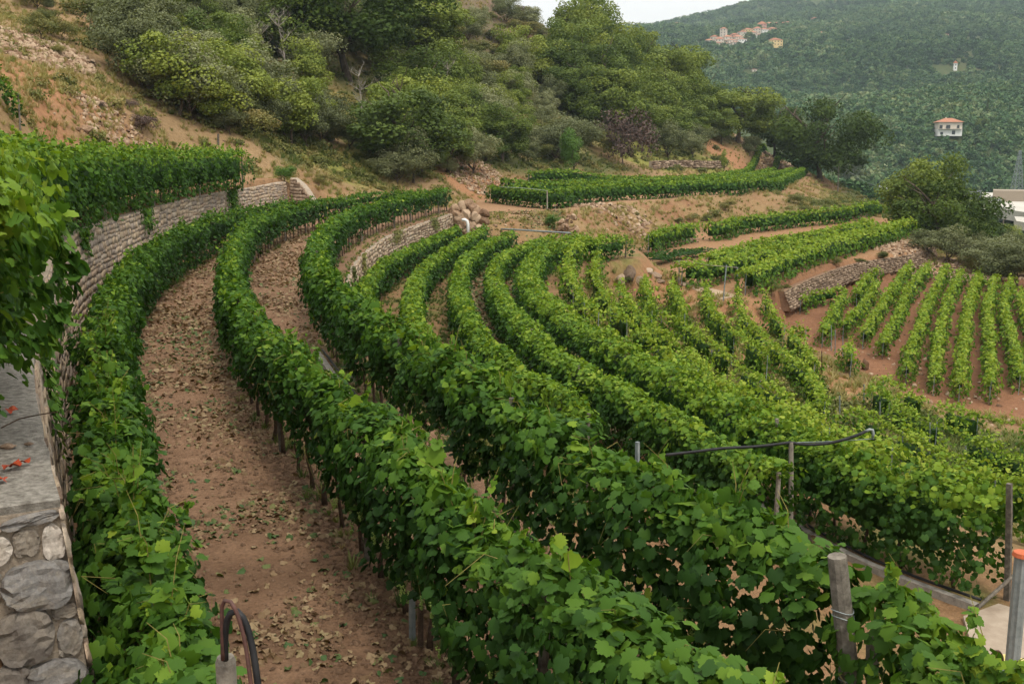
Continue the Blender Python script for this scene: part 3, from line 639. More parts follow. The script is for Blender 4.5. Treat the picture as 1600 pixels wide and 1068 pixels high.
    if posts:
        me = POST_ME if posts == 'wood' else STEEL_ME
        for x in np.r_[.15, np.arange(every * .7, L - 1, every), L - .1]:
            px = float(np.interp(x, s, Q[:, 0])); py = float(np.interp(x, s, Q[:, 1])); pz = float(np.interp(x, s, zg)); zt_ = float(np.interp(x, s, ztop))
            if py < 3 or abs(px) > .56 * py + 1 or (hang and py < 14): continue
            if x > L - 1 and posts == 'wood' and name == 'vine_row' and py < 17: continue
            o = bpy.data.objects.new('post', me); o.location = (px - O[0], py - O[1], pz - O[2]); o.rotation_euler = (random.uniform(-.03, .03), random.uniform(-.03, .03), math.atan2(T2[0][1], T2[0][0]))
            o.scale = (1, 1, (zt_ - pz + random.uniform(-.28, .03)) / 2.05); o.parent = root; COL.objects.link(o)
    return root
g3 = 'vine rows on the curved upper terrace'; gB = 'vine rows on the terrace below the second stone wall'
vine_row(row['1'], (-3.15, -3.05), 'long curved vine row directly at the foot of the left stone wall', g3, w=.34, low=.35, leaves=300, tint=.0, top_bright=.14, trunk=True, shoots=1.5, rough=.15)
vine_row(row['2'], (-3.15, -2.95), 'curved vine row with bare soil paths on both sides, second from the left wall', g3, grapes=40, w=.33, low=.72, lowvar=.26, leaves=300, tint=-.05, top_bright=.2, shoots=1.3)
vine_row(row['3'], (-3.1, -2.95), 'curved vine row on the terrace edge, ending at the leaning wooden post', g3, grapes=70, w=.35, low=.72, lowvar=.26, leaves=300, tint=-.05, top_bright=.2, shoots=1.3, rough=.13)
vine_row(row['3b'], -3.0, 'short broad leaved vine bush beyond the leaning wooden post', g3, grapes=14, w=.30, low=.5, leaves=200, tint=-.02, shoots=1.5, rough=.14, posts=None)
for k, lab in (('4', 'short vine row close under the lower stone wall with climbing weeds'), ('5', 'narrow vine row whose far end stands just right of the rock pile'),
               ('6', 'vine row whose far end stands by the rusty box frame'), ('7', 'vine row running from the pale horizontal rail to the grey post with pipes')):
    vine_row(row[k], (-5.95, -5.6), lab, gB, w=.36 if k != '7' else .4, low=.28, leaves=300 if k == '7' else 0, tint=.03, every=6, shoots=.7, top_bright=.3)
vine_row(row['8'], (-6.0, -5.55), 'tall dense vine row with pale leafy top, ending at the square wooden post', gB, w=.55, low=.2, leaves=300, tint=.03, top_bright=.32, rough=.2, shoots=1.3)
# row along the top of the left wall, spilling over it
U = np.array([(-2.5,2.6),(-3.05,4.6),(-3.75,6.3),(-4.8,8.2),(-6.3,11),(-8.5,16),(-10.9,22),(-12.6,29),(-14.6,38),(-16.0,50),(-16.3,61)])
vine_row(U[4:], (.12, -.02), 'thick vine row growing along the top of the left stone wall', None, w=.5, low=.2, leaves=300, tint=.12, top_bright=.18, rough=.2, shoots=1.6, ground=-2.2, posts='wood', every=9, hang=.1, bush=.05)
vine_row(U[2:6], (-.2, .0), 'large leaved vine at the left picture edge spilling over the cement wall cap', None, w=.62, low=.35, leaves=300, tint=.2, top_bright=.2, rough=.2, shoots=.5, ground=-2.2, posts=None, bush=.08, hang=-.1, trunk=False, lowvar=.35)
print('TRI rows near', TOTAL)
# ------------------------------------------------------------------ the other vine plots
gF_ = 'vine rows of the far curved terrace'
ZFC = lambda P: np.array([PZ(x, y, -3.85 + .55 * max(0, (x - 1170) / 90)**1.5)[:2] for x, y in P])
F1 = [(764,290),(800,293),(856,297),(875,296),(909,292),(965,288),(1038,286),(1075,283),(1150,281),(1206,275),(1234,267),(1259,257)]
F2 = [(800,287),(900,285),(1000,281.5),(1100,279),(1180,273),(1242,259)]
F3 = [(785,284),(900,281),(1000,278),(1100,276),(1170,270),(1222,257)]
F4 = [(825,280.5),(900,278),(1000,275.5),(1100,272.5),(1150,267),(1203,256)]
kw = dict(low=.1, w=.5, shoots=.8, trunk_step=1.2, every=9, posts='steel', dens=.95, top_bright=.2)
vine_row(ZFC(F1), None, 'front row of the far curved terrace, with a pale post and rusty gap', gF_, height=1.9, tint=.09, gaps=((66, 67.4),), **kw)
vine_row(ZFC(F2), None, 'second row from the front on the far curved terrace', gF_, height=1.9, tint=.12, **kw)
vine_row(ZFC(F3), None, 'third row from the front on the far curved terrace', gF_, height=1.9, tint=.10, **kw)
vine_row(ZFC(F4), None, 'rearmost row of the far curved terrace under the scrubby slope', gF_, height=1.9, tint=.10, **kw)
gE = 'vine rows of the middle terrace above the rubble wall'
kw = dict(w=.6, low=.08, shoots=1.6, trunk_step=1.3, every=7, posts='steel', rough=.22, top_bright=.2, dens=.85)
vine_row(plan([(1013,362),(1066,351),(1131,346),(1150,341),(1197,337),(1244,333),(1298,329),(1340,325),(1383,321)], -7.35), None, 'rearmost vine row of the middle terrace, broken by a yellowish gap', gE, height=1.9, tint=.17, gaps=((12.5, 14.3),), **kw)
kw['w'] = .8
vine_row(plan([(1105,384),(1150,375),(1206,364),(1298,351),(1365,340)], -7.4), None, 'second vine row of the middle terrace, with bushy pale shoots', gE, height=1.7, tint=.30, **kw)
vine_row(plan([(1064,403),(1131,394),(1206,378),(1298,364),(1400,349)], -7.6), None, 'third vine row of the middle terrace, starting at the wired steel post', gE, height=1.7, tint=.30, **kw)
vine_row(plan([(1165,418),(1206,403),(1262,386),(1298,377),(1360,363),(1424,349)], -8.0), None, 'front vine row of the middle terrace along the top of the rubble wall', gE, height=1.8, tint=.30, **kw)
vine_row(plan([(1015,398),(1060,389),(1110,384)], -8.6), None, 'low dark young hedge on the bare corner of the middle terrace', gE, height=.8, w=1.6, low=.05, tint=-.1, top_bright=.02, trunk=False, posts=None, dens=.5)
gD = 'straight vine rows of the red tilled plot'
DR = [[(1317,437),(1290,450),(1262,462),(1250,478)], [(1323,446),(1307,463),(1287,490)], [(1372,421),(1352,430),(1340,448)], [(1372,430),(1350,463),(1330,488),(1318,508)],
 [(1422,410),(1392,446),(1375,473),(1355,502),(1349,518)], [(1452,410),(1417,448),(1407,478),(1390,506),(1380,530)], [(1480,412),(1452,456),(1440,492),(1427,524),(1418,562)],
 [(1504,417),(1482,456),(1472,492),(1466,530),(1462,572)], [(1532,417),(1515,460),(1510,500),(1505,540),(1502,582)], [(1557,422),(1545,456),(1547,492),(1549,530),(1550,582)],
 [(1582,425),(1571,456),(1577,492),(1587,526),(1596,570)], [(1597,437),(1603,470),(1620,510),(1640,560)]]
DL = ['short hooked row at the left corner of the red tilled plot', 'short row just right of the hooked row in the red tilled plot', 'tiny isolated row piece at the back left of the red tilled plot', 'short row running down beside the tiny isolated row piece',
 'row leading up to the bend of the dirt track above the red plot', 'row with a dark end right of the dirt track bend', 'row ending beside the sandy corner of the red tilled plot', 'pale row in the middle of the red tilled plot, fifth from its right edge',
 'row in the red tilled plot, fourth from its right edge', 'row in the red tilled plot, third from its right edge', 'wide row in the red tilled plot, second from its right edge', 'rightmost row of the red tilled plot, cut by the picture edge']
for pts, lb in zip(DR, DL):
    vine_row(plan(pts, (-10.35, -11.75) if len(pts) > 3 else -10.6), None, lb, gD, height=1.35, w=.30, low=.08, tint=.33, shoots=1.6, rough=.2, posts='steel', every=8, trunk_step=1.2, top_bright=.16, dens=.75)
gC = 'loose vine rows on the slope between the terrace and the path'
CR = [([(915,385),(893,405),(888,428),(902,455),(935,485)], -6.7, 'bushy pale vine mass inside the bend of the tall dense row', .9),
 ([(938,404),(928,430),(938,455),(975,492),(1030,524),(1090,556),(1150,590),(1210,618),(1300,652),(1400,696)], -7.6, 'pale bushy row directly behind the tall dense row', .6),
 ([(967,456),(985,484),(1013,507),(1060,530),(1105,562),(1160,592),(1240,627),(1330,662),(1430,700),(1540,735),(1640,780)], -8.2, 'bushy row starting by the boulders, second behind the tall dense row', .7),
 ([(1008,428),(1012,462),(1018,488)], -8.2, 'slim upright row piece standing below the boulders', .35),
 ([(1049,436),(1058,462),(1070,494)], -8.6, 'leafy row piece running down from the wired steel post', .4),
 ([(1030,505),(1070,515),(1110,540),(1170,572),(1240,602),(1290,625)], -9.0, 'ragged row with gaps and thin steel stakes in the middle of the slope', .7),
 ([(1102,452),(1108,480),(1125,505),(1160,530),(1200,555)], -9.2, 'thin feathery row beside the pale path', .45),
 ([(1150,462),(1165,487),(1200,517),(1240,545),(1270,575),(1290,612)], -9.6, 'wide bushy row right of the pale path', .75),
 ([(1195,468),(1220,492),(1250,515),(1275,545)], -10.0, 'bushy row between the pale path and the lower dirt track', .6),
 ([(1243,500),(1262,505)], -11.0, 'small vine clump at the bend of the lower dirt track', .6),
 ([(1325,535),(1330,560)], -11.6, 'single tall vine column left of the pale stone by the track', .75),
 ([(1380,580),(1430,606),(1500,628),(1600,650),(1700,680)], -11.4, 'dense row along the lower end of the red tilled plot', .95),
 ([(1362,600),(1400,632),(1470,668),(1540,700),(1640,745)], -11.4, 'broad leafy row right of the dirt track, second below the red plot', .95),
 ([(1330,650),(1390,672),(1470,712),(1560,752),(1660,790)], -10.6, 'leafy row with steel stakes, third below the red plot', .9)]
for pts, zc, lb, w in CR:
    Lr = float(np.linalg.norm(np.diff(plan(pts, zc), axis=0), axis=1).sum()); gp = []; a_ = random.uniform(1, 3)
    while a_ < Lr - 1.5 and Lr > 5: b_ = a_ + random.uniform(.6, 2.2); gp.append((a_, b_)); a_ = b_ + random.uniform(1.4, 4.5)
    vine_row(plan(pts, zc), None, lb, gC, gaps=tuple(gp), height=1.55 if w > .5 else 1.9, w=w * .45, low=.08, tint=.30, shoots=2.2, rough=.26, posts='steel', every=4.5, trunk_step=1.4, top_bright=.2, dens=.72, bush=.13, lowvar=.25)
# isolated vine at the far left edge
p = HIT(5, 168); vine_row(np.array([[p[0]-.9, p[1]], [p[0], p[1]], [p[0] + .8, p[1] + .1]]), None, 'lone upright vine on the bare slope at the left picture edge', None, height=1.9, w=.35, tint=.0)
print('TRI all rows', TOTAL)

# ------------------------------------------------------------------ stone walls
def stone_block(seed, k=1):
    r = random.Random(seed); v = []; j = .15
    for z in (0, 1):
        ins = .0 if z == 0 else .07
        for x, y in ((-.5, -.5), (0, -.54), (.5, -.5), (.54, 0), (.5, .5), (0, .54), (-.5, .5), (-.54, 0)):
            v.append((x * (1 - ins) + r.uniform(-j, j) * .6, y * (1 - ins) + r.uniform(-j, j) * .6, z * (1 + r.uniform(-.35, .35)) * (1 if z else 1)))
    v.append((r.uniform(-.1, .1), r.uniform(-.1, .1), 1.12))
    f = [(i, (i + 1) % 8, (i + 1) % 8 + 8) for i in range(8)] + [(i, (i + 1) % 8 + 8, i + 8) for i in range(8)] + [(8 + i, 8 + (i + 1) % 8, 16) for i in range(8)]
    return np.array(v), np.array(f)
BLK = [stone_block(i) for i in range(10)]
def blk_mesh(i, mat): return np_mesh('stone', BLK[i][0], BLK[i][1], [mat], np.full(len(BLK[i][1]), .1 + .09 * i))
STONE_ME = [blk_mesh(i, M['stone']) for i in range(10)]
def boulder_mesh(seed, mat, sub=3):
    import bmesh
    bm = bmesh.new(); bmesh.ops.create_icosphere(bm, subdivisions=sub, radius=.5); r = np.random.default_rng(seed)
    P = np.array([v.co[:] for v in bm.verts]); pl = unit(r.normal(0, 1, (9, 3))); off = r.uniform(.27, .42, 9)
    for q, o in zip(pl, off): dd = P @ q; P = P - np.clip(dd - o, 0, None)[:, None] * q * .9
    P = P * (1 + .14 * vnoise(P * 4, seed)[:, None] + .07 * vnoise(P * 11, seed)[:, None])
    for v, q in zip(bm.verts, P): v.co = q
    me = bpy.data.meshes.new('rock'); bm.to_mesh(me); bm.free(); me.materials.append(mat)
    a = me.attributes.new('tint', 'FLOAT', 'FACE'); a.data.foreach_set('value', np.full(len(me.polygons), r.uniform(.25, .75), np.float32)); return me
def slab_mesh(seed, mat):
    import bmesh
    bm = bmesh.new(); bmesh.ops.create_cube(bm, size=1.0); bmesh.ops.subdivide_edges(bm, edges=bm.edges[:], cuts=7, use_grid_fill=True); r = np.random.default_rng(seed)
    P = np.array([v.co[:] for v in bm.verts]); n = np.linalg.norm(P[:, :2] * 2, ord=4, axis=1); P[:, :2] = P[:, :2] / np.maximum(n, 1e-3)[:, None] * np.minimum(np.abs(P[:, :2] * 2).max(1), 1)[:, None]
    cs = r.uniform(.7, 1.0, 4); q_ = np.sign(P[:, :2]); ci = ((q_[:, 0] > 0) * 1 + (q_[:, 1] > 0) * 2).astype(int); e = np.abs(P[:, 0] * P[:, 1]) * 4
    P[:, :2] *= (1 - (1 - cs[ci]) * e)[:, None]; P[:, 2] = np.where(P[:, 2] > 0, P[:, 2] * (1 - .5 * (np.abs(P[:, :2] * 2).max(1) > .97)), P[:, 2])
    P += np.stack([vnoise(P * 3.2 + 7 * k, seed) for k in range(3)], 1) * [.05, .05, .22] + np.stack([vnoise(P * 9 + 7 * k, seed) for k in range(3)], 1) * [.02, .02, .12]
    for v, p in zip(bm.verts, P): v.co = p
    me = bpy.data.meshes.new('stone'); bm.to_mesh(me); bm.free(); me.materials.append(mat)
    a = me.attributes.new('tint', 'FLOAT', 'FACE'); a.data.foreach_set('value', np.full(len(me.polygons), r.uniform(.15, .85), np.float32)); return me
ENDST_ME = [slab_mesh(40 + i, M['endstone']) for i in range(10)]
def stones_on(face, root, O, sw=(.22, .5), sh=(.12, .24), singles=300, mes=STONE_ME, mat='stone', joint=.012, proud=.03, maxD=200, visf=None, dens_far=1.6):
    """face(s, t) -> point, outward, along ; s metres along, t metres up ; returns placed stones"""
    L, Hh, fn = face; items = []; xa = -.1
    while xa < L:                                   # coursed in short lengths, so that no joint runs far
        xb = xa + random.uniform(.9, 2.4); t = random.uniform(-.1, 0)
        while t < Hh - .06:
            hgt = random.uniform(*sh); x = xa + random.uniform(-.12, .12); x1 = xb + random.uniform(-.12, .12)
            while x < x1 - .05:
                p, o_, al, up = fn(min(max(x, 0) + .1, L), max(t, 0) + hgt / 2); D = max(p[1], 4)
                k = 1 if D < 45 else dens_far
                w_ = min(random.uniform(*sw) * k, x1 - x + .04); hh = min(hgt, Hh - t) * random.uniform(.8, 1.0)
                p, o_, al, up = fn(min(max(x + w_ / 2, 0), L), max(t + hh / 2, 0))
                if w_ > .07: items.append((p + np.array(up) * random.uniform(-.025, .025), o_, al, up, w_ - joint, hh - joint, proud * random.uniform(.4, 1.8), random.randrange(10), D))
                x += w_
            t += hgt
        xa = xb
    vis = [it for it in items if (abs(it[0][0]) < .57 * it[0][1] + .5 and it[0][1] > 2)]
    vis.sort(key=lambda it: it[8]); near = vis[:singles]; rest = vis[singles:]
    for (p, o_, al, up, w_, hh, pr, i, D) in near:
        o = bpy.data.objects.new('stone', mes[i]); al, up, o_ = Vector(al), Vector(up), Vector(o_); q = Vector(p) - O
        ang = random.uniform(-.1, .1); a2 = al * math.cos(ang) + up * math.sin(ang); u2 = up * math.cos(ang) - al * math.sin(ang)
        o.matrix_local = Matrix(((a2.x * w_, u2.x * hh, o_.x * pr, q.x), (a2.y * w_, u2.y * hh, o_.y * pr, q.y), (a2.z * w_, u2.z * hh, o_.z * pr, q.z), (0, 0, 0, 1)))
        o.parent = root; COL.objects.link(o)
    if rest:
        vs, fs, ts, off = [], [], [], 0
        for (p, o_, al, up, w_, hh, pr, i, D) in rest:
            bv, bf = BLK[i]; m = np.array([np.array(al) * w_, np.array(up) * hh, np.array(o_) * pr]); vs.append(bv @ m + (np.array(p) - np.array(O))); fs.append(bf + off); off += len(bv); ts.append(np.full(len(bf), random.random()))
        ff = np.vstack(fs); TOTAL['tri'] += len(ff)
        tag(link('stones' if near else 'stone_courses', np_mesh('stones', np.vstack(vs), ff, [M[mat]], np.concatenate(ts)), root), kind='stuff')
def retaining_wall(name, label, P2, ztop, zfoot, out_sign, batter=.22, thick=.6, cap=True, singles=300, core='mortar', **kw):
    """P2 plan line of the top face edge; out_sign +1: face looks to the right-hand normal"""
    Z = np.c_[P2, ztop if hasattr(ztop, '__len__') else np.full(len(P2), ztop)]
    Pq, s = resample(Z, .4); Pq[:, :2] = smooth_line(Pq[:, :2], 3); _, N = normals2(Pq[:, :2]); N = N * out_sign; L = s[-1]
    zf = np.full(len(Pq), zfoot) if not hasattr(zfoot, '__len__') else np.interp(np.linspace(0, 1, len(Pq)), np.linspace(0, 1, len(zfoot)), zfoot)
    O = Vector((float(Pq[0, 0]), float(Pq[0, 1]), float(zf[0]))); root = empty(name, O); tag(root, label, 'wall')
    top = Pq.copy(); foot = np.c_[Pq[:, :2] + N * batter, zf - .15]; tb = np.c_[Pq[:, :2] - N * thick, Pq[:, 2]]; fb = np.c_[Pq[:, :2] - N * thick, zf - .15]
    v = np.stack([foot, top, tb, fb], 1).reshape(-1, 3) - np.array(O); n = len(Pq); f = []
    for i in range(n - 1):
        for q in range(4):
            a, b, c, d = i*4+q, i*4+(q+1) % 4, i*4+4+(q+1) % 4, i*4+4+q; f.append((a, d, c, b) if out_sign < 0 else (a, b, c, d))
    f += [(0, 1, 2, 3), ((n-1)*4+3, (n-1)*4+2, (n-1)*4+1, (n-1)*4)]
    mb = MB(); mb.poly(v, f); mb.build('wall_core', M[core], root)
    def fn(x, t):
        px = np.array([np.interp(x, s, Pq[:, k]) for k in range(3)]); nn = np.array([np.interp(x, s, N[:, 0]), np.interp(x, s, N[:, 1])]); nn /= np.linalg.norm(nn)
        z0 = np.interp(x, s, zf); hh = px[2] - z0; fr = 1 - min(t / hh, 1); p = np.array([px[0] + nn[0] * batter * fr, px[1] + nn[1] * batter * fr, z0 + min(t, hh)])
        up = np.array([-nn[0] * batter, -nn[1] * batter, hh]); up /= np.linalg.norm(up); al = np.array([-nn[1], nn[0], 0.]); o_ = np.cross(al, up); o_ *= np.sign(o_[0]*nn[0] + o_[1]*nn[1])
        return p, o_, al, up
    stones_on((L, float((Pq[:, 2] - zf).max()), fn), root, O, singles=singles, **kw)
    if cap:
        kc = int((Pq[:, 1] < 13).sum()); Pq, N = Pq[:max(kc, 2)], N[:max(kc, 2)]; n = len(Pq)
        up = .0; w0 = np.c_[Pq[:, :2] + N * .015, Pq[:, 2]]; w1 = np.c_[Pq[:, :2] - N * (thick + .03), Pq[:, 2]]; h_ = np.array([0, 0, .055])
        jn = np.stack([vnoise(np.c_[Pq[:, :2] * 3, np.zeros(n) + k]) * .018 for k in range(3)], 1)
        v = np.stack([w0 - [0, 0, .012], w0 + h_ * .7 + jn, (w0 + w1) / 2 + h_ * 1.1, w1 + h_ * .8 + jn, w1 - [0, 0, .012]], 1).reshape(-1, 3) - np.array(O); f = []
        for i in range(n - 1):
            for q in range(4): a, b, c, d = i*5+q, i*5+q+1, i*5+6+q, i*5+5+q; f.append((a, b, c, d) if out_sign > 0 else (a, d, c, b))
        f += [(0, 1, 2, 3, 4), tuple((n-1)*5 + k for k in (4, 3, 2, 1, 0))]
        MB().poly(v, f).build('coping', M['cement'], root)
    return root, O, Pq
WL, OL, PL = retaining_wall('retaining_wall', 'tall stone retaining wall with cement cap on the left, bending away behind the vines', WALL[:, :2], WALL[:, 2], ZA, 1, sw=(.16, .46), sh=(.11, .26), proud=.02, joint=.008)
WLOW = WALL
# big stones in the wall's near end, facing the camera
p0 = WALL[0].copy(); tdir = (WALL[1] - WALL[0])[:2]; tdir /= np.linalg.norm(tdir); nr_ = np.array([tdir[1], -tdir[0]])
zt = p0[2]; y_ = zt - .03
k = 0
def end_stone(x0, x1, z0, z1, i, pr=.05, ang=0.0):
    pr = pr * 1.5; x0 += .004; x1 -= .004
    cx = -(x0 + x1) / 2; bx = 1 + (z0 + z1) / 2 / 2.7
    c = Vector((p0[0] + nr_[0] * (cx + .22 * (1 - bx)), p0[1] + nr_[1] * (cx + .22 * (1 - bx)), (z0 + z1) / 2 + zt)) - OL + Vector((-tdir[0], -tdir[1], 0)) * .0
    al = Vector((nr_[0], nr_[1], 0)); up = Vector((0, 0, 1)); o_ = Vector((-tdir[0], -tdir[1], 0)); a2 = al * math.cos(ang) + up * math.sin(ang); u2 = up * math.cos(ang) - al * math.sin(ang)
    w_, hh = (x1 - x0) * 1.14, (z1 - z0) * 1.16; o = bpy.data.objects.new('stone', ENDST_ME[i % 10])
    o.matrix_local = Matrix(((a2.x*w_, u2.x*hh, o_.x*pr, c.x), (a2.y*w_, u2.y*hh, o_.y*pr, c.y), (a2.z*w_, u2.z*hh, o_.z*pr, c.z), (0,0,0,1))); o.parent = WL; COL.objects.link(o)
for q in [(.02,.34,-.10,-.03,3,.07,.08),(.36,.64,-.13,-.03,1),(.0,.13,-.34,-.13,7),(.15,.30,-.30,-.14,2),(.32,.60,-.34,-.15,6),(.01,.40,-.66,-.37,4,.12,-.05),(.42,.66,-.6,-.37,5),(.0,.15,-.78,-.69,2,.05),(.18,.5,-1.02,-.69,8,.11,.05),
          (.0,.15,-1.05,-.82,6),(.02,.36,-1.36,-1.08,0,.1,.12),(.38,.66,-1.36,-1.06,4,.1,-.1),(.0,.3,-1.62,-1.40,9),(.33,.62,-1.66,-1.4,1),(.02,.4,-1.95,-1.66,5),(.42,.66,-1.9,-1.7,3)]: end_stone(*q)
# second wall: below row 3
WB = offset(row['3'], -.92); kk = (WB[:, 1] > 26); WB = WB[kk]
ext = PZ(716, 331, ZA)[:2]; WB = np.vstack([[ext], WB[2:]])
retaining_wall('retaining_wall', 'pale stone retaining wall between the two curved terraces, with weeds hanging over it', WB, ZA - .04, ZB, -1, batter=.18, thick=.3, cap=False, singles=0, sw=(.18, .42), sh=(.12, .26), dens_far=1.1, proud=.04)
# rubble wall below the middle terrace
RW = np.array([PZ(x, y, z) for x, y, z in [(1216,448,-10.1),(1240,438,-10.05),(1275,425,-9.98),(1300,417,-9.95),(1335,407,-9.85),(1365,402,-9.75),(1400,397,-9.65),(1435,389,-9.5),(1450,382,-9.4)]])
retaining_wall('rubble_wall', 'low dry stone rubble wall in front of the middle vine terrace', offset(RW[:, :2], .45), RW[0, 2] + (RW[-1, 2] - RW[0, 2]) * np.linspace(0, 1, len(offset(RW[:, :2], .45))) - .3, [RW[0, 2] - 1.65, RW[-1, 2] - 1.45], 1, batter=.6, thick=.4, cap=False, singles=0, sw=(.12, .32), sh=(.10, .22), mat='rubble', core='clod', proud=.10, dens_far=1.0)
# low wall at the back of the far terrace
q_ = np.array([HIT(x, y) for x, y in [(1018,264),(1050,262),(1090,263),(1125,262)]])
retaining_wall('rubble_wall', 'low grey dry stone wall under the grassy strip behind the far terrace', q_[:, :2], q_[:, 2] + 1.3, list(q_[:, 2]), 1, batter=.3, thick=.5, cap=False, singles=0, sw=(.4, .9), sh=(.25, .45), mat='rubble', proud=.25, dens_far=1.0)
# stub of wall where the left wall ends
q_ = np.array([XD(452, 75, 0), XD(468, 74, 0), XD(486, 73, 0)])[:, :2]
retaining_wall('wall_stub', 'sloping grey stone wing at the far end of the left wall', q_, [-2.0, -2.6, -3.9], -5.0, 1, batter=.1, thick=.6, cap=False, singles=0, sw=(.3, .5), sh=(.2, .3), mat='rubble', dens_far=1.0)
# ------------------------------------------------------------------ trees and shrubs
def crown_mesh(name, mat, n, size, rx, rz, clumps, clump_r, seed, flat=.0, leafT=T_FAR, hollow=.55, droop=0.0, tintbase=.3):
    r = np.random.default_rng(seed); cs = []
    while len(cs) < clumps:
        d = unit(r.normal(0, 1, 3)); rad = r.uniform(hollow, 1.0); c = d * rad
        if c[2] < -.75: continue
        cs.append([c[0] * rx, c[1] * rx, c[2] * rz])
    cs = np.array(cs); cr = clump_r * r.uniform(.65, 1.35, clumps)
    k = r.integers(0, clumps, n); d = unit(r.normal(0, 1, (n, 3)) + [0, 0, .25]); rad = np.clip(1 - r.exponential(.16, n), .1, 1.08)
    P = cs[k] + d * (rad * cr[k])[:, None] * [1, 1, .72]; P[:, 2] -= droop * np.linalg.norm(P[:, :2], axis=1)
    nz = vnoise(P / (clump_r * .5), seed); P += d * (nz * clump_r * .25)[:, None]
    N = unit(d + r.normal(0, .55, (n, 3)) + [0, 0, .3]); T = r.normal(0, 1, (n, 3))
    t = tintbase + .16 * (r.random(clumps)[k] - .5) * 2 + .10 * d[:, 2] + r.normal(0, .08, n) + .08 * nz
    v, f = leaf_arrays(P, N, T, size * r.uniform(.6, 1.4, n), leafT)
    return np_mesh(name, v, f, [mat], np.repeat(np.clip(t, 0, 1), len(leafT[1])))
def limbs_mesh(name, mat, h0, top, rx, r0, nl, seed, sub=2, bend=.2, sides=6):
    r = random.Random(seed); m = MB()
    def limb(p, d, L, rad, lev):
        pts, q, dd = [p], Vector(p), Vector(d).normalized()
        for i in range(4):
            dd = (dd + Vector((r.uniform(-bend, bend), r.uniform(-bend, bend), r.uniform(-.02, .18)))).normalized(); q = q + dd * L / 4; pts.append(q.copy())
        m.tube(pts, [rad, rad * .85, rad * .65, rad * .45, rad * .2], sides if lev < 2 else 3, lev == 0)
        if lev < sub:
            for _ in range(nl if lev == 0 else 3):
                i = r.randint(2 if lev == 0 else 1, 4); a = r.uniform(0, 6.28)
                nd = (dd * .5 + Vector((math.cos(a), math.sin(a), r.uniform(.0, .7)))).normalized()
                limb(pts[i], nd, L * r.uniform(.45, .7) if lev else rx * r.uniform(.7, 1.0), rad * [.5, .45, .4][lev], lev + 1)
    limb(Vector((0, 0, -.3)), Vector((r.uniform(-.15, .15), r.uniform(-.1, .1), 1)), top, r0, 0)
    return m.mesh(name, mat)
# prototypes are unit meshes: crown about 1 m half-width scaled per tree
PROTO = {}
for i in range(3):
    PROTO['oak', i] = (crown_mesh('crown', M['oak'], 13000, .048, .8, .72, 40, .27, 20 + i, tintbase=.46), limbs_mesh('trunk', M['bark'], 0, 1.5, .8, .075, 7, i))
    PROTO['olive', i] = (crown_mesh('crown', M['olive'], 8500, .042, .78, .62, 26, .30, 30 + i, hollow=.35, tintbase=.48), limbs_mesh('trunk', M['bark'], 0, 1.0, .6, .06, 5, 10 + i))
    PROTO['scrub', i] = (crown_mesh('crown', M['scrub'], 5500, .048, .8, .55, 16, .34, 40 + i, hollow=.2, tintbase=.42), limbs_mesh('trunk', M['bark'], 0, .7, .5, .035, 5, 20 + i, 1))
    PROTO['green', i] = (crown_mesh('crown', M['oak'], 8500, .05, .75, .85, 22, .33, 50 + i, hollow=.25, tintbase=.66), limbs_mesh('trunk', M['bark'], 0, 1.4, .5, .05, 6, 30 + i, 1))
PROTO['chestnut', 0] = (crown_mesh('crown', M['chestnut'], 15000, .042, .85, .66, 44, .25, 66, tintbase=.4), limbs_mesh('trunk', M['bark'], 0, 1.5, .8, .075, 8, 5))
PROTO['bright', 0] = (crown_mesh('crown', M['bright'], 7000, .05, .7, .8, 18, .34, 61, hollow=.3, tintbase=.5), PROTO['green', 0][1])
for i in range(2):
    PROTO['bare', i] = (None, limbs_mesh('trunk', M['deadwood'], 0, 1.9, .5, .026, 13, 70 + i, 3, .16, 4))
    PROTO['twig', i] = (crown_mesh('crown', M['purple'], 2600, .05, .8, .7, 20, .28, 80 + i, hollow=.2), limbs_mesh('trunk', M['purple'], 0, 1.3, .6, .03, 9, 75 + i, 3, .25, 3))
cb = MB().tube([(0,0,-.3),(0,0,.5)], .05, 6).mesh('trunk', M['bark'])
cm = None
r_ = np.random.default_rng(5); n_ = 2600; h_ = r_.random(n_)**.8; a_ = r_.random(n_) * 6.28; rad_ = .15 * np.clip(1.15 - h_, .03, 1)**.7 * np.clip(h_ * 8 + .3, 0, 1) * r_.uniform(.75, 1.1, n_)
P_ = np.stack([np.cos(a_) * rad_, np.sin(a_) * rad_, h_ * 2 - .85], -1); N_ = unit(np.stack([np.cos(a_), np.sin(a_), np.full(n_, .4)], -1) + r_.normal(0, .3, (n_, 3)))
cv_, cf_ = leaf_arrays(P_, N_, np.tile([0, 0, 1.], (n_, 1)), np.full(n_, .07), T_FAR)
PROTO['cypress', 0] = (np_mesh('crown', cv_, cf_, [M['oak']], np.repeat(np.clip(r_.normal(.22, .08, n_), 0, 1), 2)), cb)
INFO = {'oak': ('tree', .95, .5), 'chestnut': ('tree', 1, .62), 'olive': ('olive_tree', .95, .52), 'scrub': ('shrub', 1.05, .45), 'green': ('tree', .7, .55), 'bright': ('shrub', .8, .5), 'bare': ('bare_tree', 1, 0), 'twig': ('bare_shrub', .9, .5), 'cypress': ('cypress_tree', 1, .45)}
